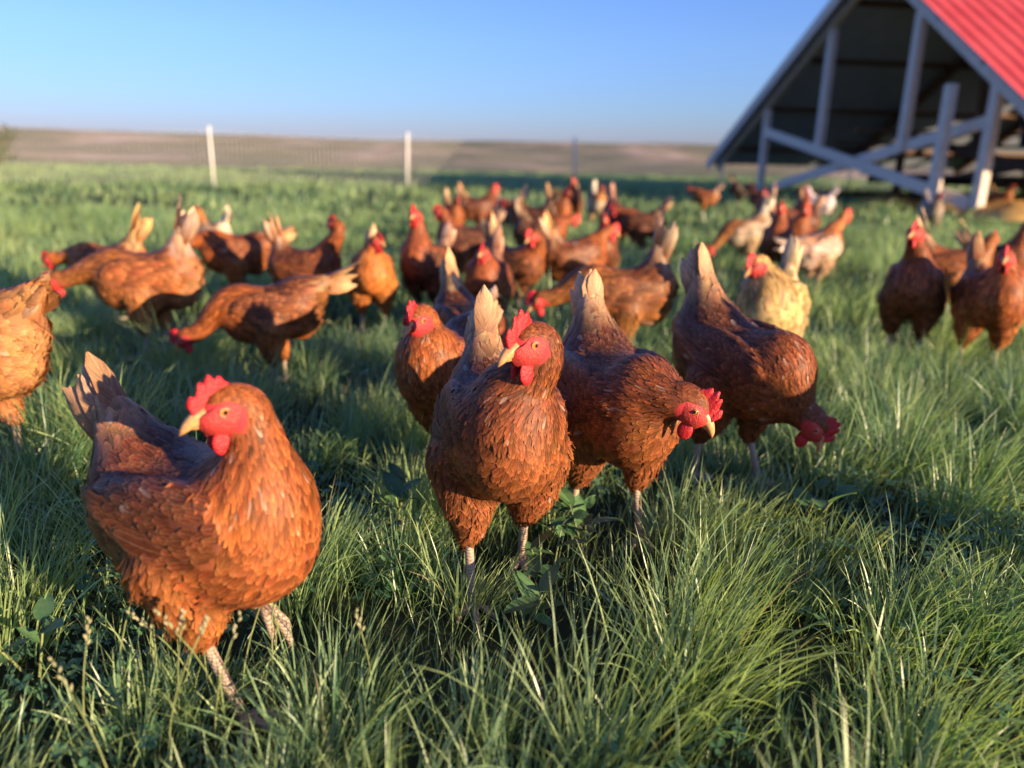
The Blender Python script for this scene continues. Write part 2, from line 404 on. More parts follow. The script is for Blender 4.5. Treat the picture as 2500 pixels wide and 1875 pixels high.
def feathers(S, P, Nn, flow, Ln, Wd, colr, rows, lift, conform=True, r=rng, camber=.05, nblend=.8, asym=0.0):
    """one quad-strip feather per sample; returns V,Q,attrs"""
    n = len(P)
    T = nrm(flow - Nn * (flow * Nn).sum(-1, keepdims=True)); Bv = np.cross(Nn, T)
    u = np.array(rows, np.float32); k = len(u)
    prof = np.where(u < .55, .55 + .45 * np.sin(np.clip(u / .55, 0, 1) * math.pi / 2), np.sqrt(np.clip(1 - ((u - .55) / .455) ** 2, .012, 1)))
    across = np.array([-1, 0, 1], np.float32)
    uu = u[None, :, None]; aa = across[None, None, :]
    tw = (r.normal(0, .12, n))[:, None, None]
    L_ = Ln[:, None, None]; W_ = Wd[:, None, None]
    fr_j = 1 + r.normal(0, .13, (n, k, 3)) * (np.abs(aa) > .5)
    lx = L_ * uu * (1 + r.normal(0, .035, (n, k, 3))); ly = W_ * .5 * prof[None, :, None] * aa * fr_j + L_ * tw * uu * .5
    lz = W_ * (camber * (1 - aa ** 2)) * np.ones_like(uu)
    V = P[:, None, None, :] + T[:, None, None, :] * lx[..., None] + Bv[:, None, None, :] * ly[..., None]
    lf = lift[:, None, None] * L_ * (uu ** 1.3)
    jit = (r.uniform(.0001, .0006, n))[:, None, None]
    if conform:
        F = V.reshape(-1, 3).astype(np.float32); d = S.sdf(F); G = S.grad(F)
        hgt = (jit + lf + lz).reshape(-1)
        V = (F + G * (hgt - d)[:, None]).reshape(n, k, 3, 3)
    else:
        V = V + Nn[:, None, None, :] * (lf + lz)[..., None]
    if conform:
        # shading normals lean to the body's own normal, as a soft coat of barbs scatters light
        du = np.gradient(V, axis=1); dv = np.gradient(V, axis=2); fn = nrm(np.cross(du, dv)); fn *= np.sign((fn * G.reshape(n, k, 3, 3)).sum(-1, keepdims=True) + 1e-9)
        Nm = nrm(fn * (1 - nblend) + G.reshape(n, k, 3, 3) * nblend).reshape(-1, 3)
    else: Nm = None
    base = (np.arange(n) * k * 3)[:, None, None]
    i = (np.arange(k - 1) * 3)[None, :, None]; j = np.arange(2)[None, None, :]
    a = base + i + j
    Q = np.stack([a, a + 3, a + 4, a + 1], -1).reshape(-1, 4)
    C = np.ones((n, k, 3, 4), np.float32); C[..., :3] = colr[:, None, None, :]
    A = np.ones((n, k, 3, 4), np.float32); A[..., 0] = uu; A[..., 1] = aa * .5 + .5; A[..., 2] = r.random(n)[:, None, None]
    return V.reshape(-1, 3), Q, dict(Col=C.reshape(-1, 4), F=A.reshape(-1, 4)), Nm

def one_feather(p, tdir, normal, L_, W_, c, r, curve=.0, rows=9, cols=5, c0=None):
    """a free standing long feather (tail, flight); gentle curve, frayed edge"""
    tdir = nrm(np.array(tdir, float)); normal = np.array(normal, float); normal = nrm(normal - tdir * (normal @ tdir)); b = np.cross(normal, tdir)
    u = np.linspace(0, 1, rows); a = np.linspace(-1, 1, cols)
    prof = np.where(u < .6, .42 + .58 * np.sin(np.clip(u / .6, 0, 1) * math.pi / 2), np.clip(1 - ((u - .6) / .402) ** 2, .01, 1) ** .55)
    V = []; F = []
    for ui, pr in zip(u, prof):
        for aj in a:
            fr = 1 + r.normal(0, .05) * (abs(aj) > .9)
            V.append(np.array(p) + tdir * L_ * ui + b * W_ * .5 * pr * aj * fr + normal * (curve * L_ * ui * ui + W_ * .10 * (1 - aj * aj)) )
            F.append((ui, aj * .5 + .5, 0, 1))
    V = np.array(V); A = np.array(F, np.float32); A[:, 2] = r.random()
    i = np.arange(rows - 1)[:, None] * cols; j = np.arange(cols - 1)[None]
    q = i + j; Q = np.stack([q, q + 1, q + cols + 1, q + cols], -1).reshape(-1, 4)
    C = np.ones((len(V), 4), np.float32); C[:, :3] = np.array(c)
    if c0 is not None:
        m_ = np.clip((A[:, 0] - .30) / .45 + r.normal(0, .08, len(V)), 0, 1)[:, None]; C[:, :3] = np.array(c0) * (1 - m_) + np.array(c) * m_
    return V, Q, dict(Col=C, F=A)

def cat_m(lst):
    Vs, Qs, A = [], [], {}; b = 0
    for V, Q, at in lst:
        Vs.append(V); Qs.append(Q + b); b += len(V)
        for k_, v in at.items(): A.setdefault(k_, []).append(v)
    return np.concatenate(Vs), np.concatenate(Qs), {k_: np.concatenate(v) for k_, v in A.items()}

def ell_mesh(c, ax, r, nu=10, nv=14):
    V = []; F = []
    for i in range(nu + 1):
        th = math.pi * i / nu
        for j in range(nv):
            ph = 2 * math.pi * j / nv
            l = np.array([r[0] * math.sin(th) * math.cos(ph), r[1] * math.sin(th) * math.sin(ph), r[2] * math.cos(th)])
            V.append(c + l @ ax)
    for i in range(nu):
        for j in range(nv): F.append((i * nv + j, i * nv + nv + j, i * nv + nv + (j + 1) % nv, i * nv + (j + 1) % nv))
    return V, F

def build_hen(root, S, pal, lod, seed, comb=1.0, white=.006):
    r = np.random.default_rng(seed); jt = math.exp(r.normal(0, .13)) * (1 + r.normal(0, [.02, .05, .08])); pal = {k_: np.array(v, np.float32) * (jt * math.exp(r.normal(0, .10)) if lod < 2 else 1) for k_, v in PAL[pal].items()}
    h = {2: .0056, 1: .0105, 0: .0135}[lod]
    V, Q = S.surface(h)
    d = S.parts(V)
    def pigment(P, Nn, d):
        loc = (P - S.C) @ S.ax.T
        keys = ['torso', 'neck', 'head', 'wing', 'thigh', 'tail']
        D = np.stack([d['torso'], d['neck'], d['head'], d['wing'] - .004, d['thigh'] - .002, d['tail']], 1)
        reg = D.argmin(1)
        up = np.clip((Nn @ S.ub) * 1.4 + .15, 0, 1); fr = np.clip(loc[:, 0] / .09, 0, 1); rear = np.clip((-loc[:, 0] - .06) / .06, 0, 1)
        c = pal['breast'][None] * np.ones((len(P), 1))
        m = (up * (1 - .55 * fr))[:, None]; c = c * (1 - m) + pal['back'] * m
        m = (rear * (1 - up))[:, None]; c = c * (1 - m) + pal['fluff'] * m
        tn = ((P[:, None] - S.nc[None]) ** 2).sum(-1).argmin(1) / 21.
        cn = pal['neck'] * (1 - .0 * tn[:, None])
        c[reg == 1] = cn[reg == 1]; c[reg == 2] = pal['neck'] * 1.02; c[reg == 4] = pal['thigh']
        mix = np.clip((Nn @ S.ub) * .8 + .35, 0, 1)[:, None]
        cw = pal['wing'] * (1 - mix) + pal['back'] * mix; c[reg == 3] = cw[reg == 3]
        tt = np.clip(((P - S.T0) @ S.td - .010) / .085, 0, 1)[:, None] ** 1.1
        ct = pal['back'] * (1 - tt) + pal['tail'] * tt; c[reg == 5] = ct[reg == 5]
        return reg, c.astype(np.float32), tn, loc, up
    Nv = S.grad(V)
    reg, c, tn, loc, up = pigment(V, Nv, d)
    fm = face_mask(S, V) & (d['head'] < .012)
    c = c * .8; c[fm] = SKIN
    body = link('body', mesh_np('body', V, Q, dict(Col=np.concatenate([c, np.ones((len(c), 1))], 1))), M['body'], root)
    # ---- plumage
    tri = np.concatenate([Q[:, [0, 1, 2]], Q[:, [0, 2, 3]]])
    A = np.linalg.norm(np.cross(V[tri[:, 1]] - V[tri[:, 0]], V[tri[:, 2]] - V[tri[:, 0]]), axis=1) / 2
    cen = V[tri].mean(1)
    regt = pigment(cen, Nv[tri[:, 0]], S.parts(cen))[0]
    Lr = np.array([.023, .023, .009, .027, .023, .040]); Wr = np.array([.0118, .0052, .0038, .0130, .0092, .0140])
    szl = {2: .88, 1: 1.7, 0: 2.3}[lod]; cov = {2: 3.3, 1: 2.4, 0: 2.0}[lod]
    dens = cov / (Lr * Wr)[regt] / szl ** 2
    nF = int((A * dens).sum()); pr = A * dens; pr /= pr.sum()
    ti = r.choice(len(tri), nF, p=pr); b1, b2 = r.random(nF), r.random(nF); sw = b1 + b2 > 1; b1[sw], b2[sw] = 1 - b1[sw], 1 - b2[sw]
    P = (V[tri[ti, 0]] * (1 - b1 - b2)[:, None] + V[tri[ti, 1]] * b1[:, None] + V[tri[ti, 2]] * b2[:, None]).astype(np.float32)
    dd = S.parts(P); Nn = S.grad(P); P = P - Nn * S.sdf(P, dd)[:, None]
    keep = ~(face_mask(S, P) & (dd['head'] < .012)); keep &= P[:, 2] > .02
    q = (P - S.Hc) @ S.hax.T; keep &= ~((q[:, 0] > .024) & (dd['head'] < .008))
    P, Nn = P[keep], Nn[keep]; dd = {k_: v[keep] for k_, v in dd.items()}; n = len(P)
    reg, c, tn, loc, up = pigment(P, Nn, dd)
    # flow of the plumage, from the beak towards the tail
    flow = -S.fb[None] + np.array([0, 0, -.38]) * (1 - up[:, None]) * 1.0
    flow = flow + S.ub * (.30 * np.clip((-loc[:, 0]) / .12, 0, 1) * up)[:, None]
    ni = np.clip((tn * 21).astype(int), 0, 21)
    wN = np.clip(1 - (dd['neck'] - dd['torso']) / .03, 0, 1) * (reg != 5) * (reg != 4)
    flow = flow * (1 - wN[:, None]) + (-S.nt[ni]) * wN[:, None]
    flow[reg == 2] = -S.hf * .9 - S.hu * .35
    th = reg == 4
    if th.any():
        sg = np.where(P[:, 1] > 0, 0, 1); dr = np.stack([nrm(S.hock[k_] - S.hip[k_]) for k_ in (0, 1)])[sg]
        flow[th] = (dr + np.array([-.25, 0, -.1]))[th]
    flow[reg == 5] = S.td; flow[reg == 3] = (-S.fb * 1.0 + S.ub * .05 + np.array([0, 0, -.10]))
    flow = flow + r.normal(0, .13, flow.shape)
    Ln = Lr[reg] * szl * r.uniform(.8, 1.25, n); Wd = Wr[reg] * szl * r.uniform(.85, 1.15, n)
    nk = reg == 1; sc = np.interp(tn, [0, .5, 1], [1.35, 1.0, .55]); Ln[nk] *= sc[nk]; Wd[nk] *= np.interp(tn, [0, 1], [1.15, .75])[nk]
    fl = (reg == 0) & (loc[:, 0] < -.04) & (up < .4); Ln[fl] *= 1.35; Wd[fl] *= 1.2
    lift = (np.full(n, .018) + r.exponential(.016, n)) / szl; lift[fl] += r.uniform(0, .22, fl.sum()); lift[th] += r.uniform(0, .2, th.sum()); lift[nk] += .012
    br = np.exp(r.normal(0, np.where(nk, .30, .17), n)); hue = r.normal(0, .06, (n, 3)); c = c * br[:, None] * (1 + hue)
    # patchy second colour in clumps, pale ticks
    ph = r.uniform(0, 6, 3); pt = np.sin(P[:, 0] * 37 + ph[0]) * np.sin(P[:, 1] * 41 + ph[1]) * np.sin(P[:, 2] * 39 + ph[2])
    c = c * (1 + .22 * pt)[:, None]
    wt = r.random(n) < white * np.where(reg == 5, 4, np.where((reg == 1) | (reg == 3), 4 if lod == 2 else 1, np.where((reg == 0) & (loc[:, 0] < -.03), 3, 1))); c[wt] = c[wt] * .55 + np.array([.60, .44, .33]) * .45
    wt = r.random(n) < .05; c[wt] *= .55
    rows = [0, .4, .72, .92, 1] if lod == 2 else [0, .6, .9, 1]
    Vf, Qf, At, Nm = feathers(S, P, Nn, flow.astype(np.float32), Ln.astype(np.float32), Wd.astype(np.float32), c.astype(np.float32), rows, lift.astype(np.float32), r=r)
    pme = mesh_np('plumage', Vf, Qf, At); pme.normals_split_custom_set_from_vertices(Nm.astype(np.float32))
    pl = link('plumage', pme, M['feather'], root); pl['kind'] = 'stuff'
    if lod == 2:
        fz = np.where(fl | th)[0]; fz = r.choice(fz, min(len(fz), 900), replace=False); ot = r.choice(n, 500, replace=False); fz = np.concatenate([fz, ot])
        lw = np.where(fl[fz] | th[fz], r.uniform(.05, .40, len(fz)), r.uniform(.03, .12, len(fz)))
        Vd, Qd, Ad, _ = feathers(S, P[fz], Nn[fz], (flow[fz] + r.normal(0, .25, (len(fz), 3))).astype(np.float32), (Ln[fz] * r.uniform(.8, 1.25, len(fz))).astype(np.float32), r.uniform(.0010, .0022, len(fz)).astype(np.float32), (c[fz] * 1.15).astype(np.float32), [0, .5, 1], lw.astype(np.float32), r=r)
        dn_ = link('down', mesh_np('down', Vd, Qd, Ad), M['feather'], root); dn_['kind'] = 'stuff'
    # ---- wings: folded flight feathers lying along the flank
    nfl = {2: 9, 1: 5, 0: 3}[lod]
    for sg in (1, -1):
        lst = []
        for i in range(nfl):
            g = i / (nfl - 1)
            p0 = S.B(.035 - .10 * g, .105 * sg * S.fat, .000 + .034 * g).astype(np.float32)
            for _ in range(2): p0 = p0 - S.grad(p0[None])[0] * (S.sdf(p0[None])[0] - .002)
            nn = S.grad(p0[None])[0]
            fl_ = (-S.fb * 1 + S.ub * (.02 + .16 * g) - np.array([0, sg * .10, 0]))
            cc = (pal['wing'] * (.9 - .3 * g) if i % 3 else pal['wing'] * .8) * math.exp(r.normal(0, .12))
            Vw, Qw, Aw, _ = feathers(S, p0[None], nn[None], np.array(fl_, np.float32)[None], f32(.085 - .02 * abs(g - .4)), f32(.024), np.array(cc, np.float32)[None], [0, .15, .3, .45, .6, .75, .87, .95, 1], f32(.05 + .02 * (1 - g)), r=r)
            lst.append((Vw, Qw, Aw))
        if lod == 2:
            wp = empty('wing'); wp.parent = root
            for Vw, Qw, Aw in lst: link('flight_feather', mesh_np('flight_feather', Vw, Qw, Aw), M['feather'], wp)
        else:
            link('wing', mesh_np('wing', *cat_m(lst)), M['feather'], root)
    # ---- tail fan
    ntf = {2: 7, 1: 5, 0: 3}[lod]; lst = []
    perp = nrm(np.cross(S.td, np.array([0, 1, 0])))     # in the sagittal plane, across the tail
    fr_ = -perp                                          # forward-up face of the tail tent
    Y_ = np.array([0, 1., 0])
    for lay in (0, 1):
        for i in range(ntf + 2 - lay):
            al = R(88) * (2 * i / (ntf + 1 - lay) - 1); ca_, sa_ = math.cos(al), math.sin(al)
            dr = S.td - fr_ * (.05 + .30 * abs(sa_) ** 1.6) * (1 if lay == 0 else .75) + fr_ * .06 - Y_ * .015 * sa_ + r.normal(0, .030, 3)
            rad = .021 - .006 * lay
            p0 = S.T0 + S.td * .03 + fr_ * (ca_ * rad - .004) + Y_ * sa_ * rad
            nn = fr_ * ca_ + Y_ * sa_ + r.normal(0, .07, 3)
            cc = pal['tail'] * math.exp(r.normal(0, .14)) * (1 if r.random() > .3 else .68)
            if r.random() < .22: cc = cc * .7 + np.array([.70, .58, .46]) * .3
            lst.append(one_feather(p0, dr, nn, (.158 - .030 * abs(sa_) - .02 * lay) * S.taillen * r.uniform(.82, 1.06), .034, cc, r, c0=pal['breast'] * .8 * math.exp(r.normal(0, .2)), curve=-.08 * r.random(), rows=9 if lod == 2 else 6, cols=5 if lod == 2 else 3))
    if lod == 2:
        tp = empty('tail'); tp.parent = root
        for t_ in lst: link('tail_feather', mesh_np('tail_feather', *t_), M['feather'], tp)
    else: link('tail', mesh_np('tail', *cat_m(lst)), M['feather'], root)
    # ---- comb: serrated upright plate along the crown
    nC = 34 if lod == 2 else 18; mb = MB(); rows = 6 if lod == 2 else 4
    hd = lambda f_, s_, u_: S.Hc + S.hf * f_ + S.hs * s_ + S.hu * u_
    lean = r.normal(0, .12); Vc = []
    for i in range(nC + 1):
        g = i / nC; fx = .040 - .037 * g
        base_u = .0255 * math.sqrt(max(0, 1 - (min(fx, .031) / .0325) ** 2)) - .003
        env = math.sin(math.pi * min(1, g * .92 + .08) ** .85) ** .7
        ser = .70 + .30 * abs(math.sin(math.pi * (g * 4.3 + .15))) ** 1.1
        hh = .030 * comb * env * ser + .001
        for sd_ in (1, -1):
            for k_ in range(rows):
                t = k_ / (rows - 1)
                th_ = (.0050 - .0016 * g) * (1 - t) ** .6 + .0008
                Vc.append(hd(fx + .004 * t - .012 * t * g, sd_ * th_ + lean * hh * t + .0012 * math.sin(g * 11) * t, base_u + hh * t))
    Fc = []; st = rows * 2
    for i in range(nC):
        for k_ in range(rows - 1):
            a = i * st + k_; Fc.append((a, a + st, a + st + 1, a + 1)); b_ = a + rows; Fc.append((b_ + 1, b_ + st + 1, b_ + st, b_))
        a = i * st + rows - 1; b_ = i * st + 2 * rows - 1; Fc.append((a, a + st, b_ + st, b_))
    for i in (0, nC): Fc += [(i * st + k_, i * st + k_ + 1, i * st + rows + k_ + 1, i * st + rows + k_) for k_ in range(rows - 1)]
    mb.add(Vc, Fc); link('comb', mb.mesh('comb', True), M['comb'], root)
    # ---- beak: hooked upper and short lower mandible
    mb = MB(); g = np.linspace(0, 1, 9)
    up_c = [hd(.022 + .034 * t, 0, .002 - .006 * t - .010 * t ** 3) for t in g]
    mb.tube(up_c, .0108 * (1 - g) ** .6 + .0007, 12)
    lo_c = [hd(.022 + .022 * t, 0, -.0065 - .004 * t) for t in g]
    mb.tube(lo_c, .0062 * (1 - g) ** .6 + .0006, 8)
    link('beak', mb.mesh('beak', True), M['beak'], root)
    for sg in (1, -1):
        # bare face patch
        mb = MB(); nr_, na_ = (7, 28) if lod == 2 else (3, 14); Vp = []
        for i in range(nr_ + 1):
            rr = i / nr_
            for k_ in range(na_):
                a = 2 * math.pi * k_ / na_; wob = 1 + .06 * math.sin(3 * a + sg) + .05 * math.sin(5 * a)
                fx = .0125 + .0245 * rr * math.cos(a) * wob; uz = -.0055 + .0195 * rr * math.sin(a) * wob - .003 * rr * math.cos(a)
                yy = .0212 * math.sqrt(max(.02, 1 - (fx / .040) ** 2 - (uz / .030) ** 2))
                lump = .0022 * (1 - rr ** 4) + .0006 * math.sin(fx * 700) * math.sin(uz * 800) * (1 - rr)
                Vp.append(hd(fx, sg * (yy + lump - .0012 * (i == nr_)), uz))
        Fp = [(i * na_ + k_, (i + 1) * na_ + k_, (i + 1) * na_ + (k_ + 1) % na_, i * na_ + (k_ + 1) % na_) for i in range(nr_) for k_ in range(na_)]
        if sg < 0: Fp = [f_[::-1] for f_ in Fp]
        mb.add(Vp, Fp); link('face', mb.mesh('face', True), M['face'], root)
        # wattle
        dn = np.array([0, 0, -1.]) * .7 - S.hu * .5; dn = nrm(dn)
        c0 = hd(.017, sg * .0085, -.019); ss = nrm(S.hs + sg * 0 * dn); ff = nrm(np.cross(ss, dn))
        mb = MB(); mb.add(*ell_mesh(c0 + dn * .013, np.stack([ff, ss, -dn]), (.0118 * comb ** .5, .0034, .0150 * comb ** .5), 10 if lod == 2 else 6, 16 if lod == 2 else 10))
        link('wattle', mb.mesh('wattle', True), M['comb'], root)
        # ear lobe
        mb = MB(); mb.add(*ell_mesh(hd(-.0125, sg * .0205, -.016), np.stack([S.hf, S.hs, S.hu]), (.0050, .0030, .0115), 8, 12))
        link('ear_lobe', mb.mesh('ear_lobe', True), M['comb'], root)
        # little brown ear tuft behind the eye
        mb = MB(); mb.add(*ell_mesh(hd(-.0095, sg * .0205, -.001), np.stack([S.hf, S.hs, S.hu]), (.0058, .0030, .0062), 8, 12))
        link('ear_tuft', mb.mesh('ear_tuft', True), M['tuft'], root)
        # eye
        ec = hd(.0125, sg * .0192, .0045)
        mb = MB(); mb.add(*ell_mesh(ec, S.hax, (.0047, .0047, .0047), 8, 12)); eo = link('eye', mb.mesh('eye', True), M['iris'], root)
        if lod:
            mb = MB(); mb.add(*ell_mesh(ec + S.hs * sg * .0029, S.hax, (.0027, .0027, .0027), 8, 12)); link('pupil', mb.mesh('pupil', True), M['pupil'], eo)
            mb = MB(); a = np.linspace(0, 2 * math.pi, 17); mb.tube([ec + S.hs * sg * .0020 + S.hf * .0052 * math.cos(t) + S.hu * .0043 * math.sin(t) for t in a], .0012, 6, cap=False)
            link('eyelid', mb.mesh('eyelid', True), M['lid'], eo)
    # ---- legs: scaly shank, three toes forward and one back, claws
    for hock, (fx, lf), sg in zip(S.hock, S.feet, (1, -1)):
        lg = MB(); up_ = lf > .03
        foot = f32(hock[0] + .012 + fx * .5, hock[1], .008 + lf) if not up_ else f32(hock[0] + .036, hock[1] - .002 * sg, hock[2] - .022)
        t = np.linspace(0, 1, 9); pts = [hock * (1 - k_) + foot * k_ for k_ in t]
        pts = [hock + (hock - foot) * .25] + pts
        lg.tube(pts, [.010, .0085] + [.0068] * 6 + [.0074, .0086], 10)
        lo = link('leg', lg.mesh('leg', True), M['shank'], root)
        ft = MB()
        for ang, ln in ((0, .058), (38, .046), (-38, .046), (180, .024)):
            a = R(ang); dr = f32(math.cos(a), math.sin(a), 0); ps = []
            for k_ in np.linspace(0, 1, 8):
                if up_:
                    ct = 2.0 * k_; ps.append(foot + (dr * math.sin(ct) * .45 + f32(.35 * math.cos(a), 0, -1) * (1 - math.cos(ct)) * .4 + f32(.25 * math.sin(ct), 0, -.3 * k_)) * ln)
                else: ps.append(foot + dr * ln * k_ + f32(0, 0, -.004 * k_ + .006 * math.sin(k_ * 3.1)))
            ft.tube(ps, [.0062, .0056, .0058, .005, .0053, .0045, .003, .0009], 8)
        link('foot', ft.mesh('foot', True), M['shank'], lo)
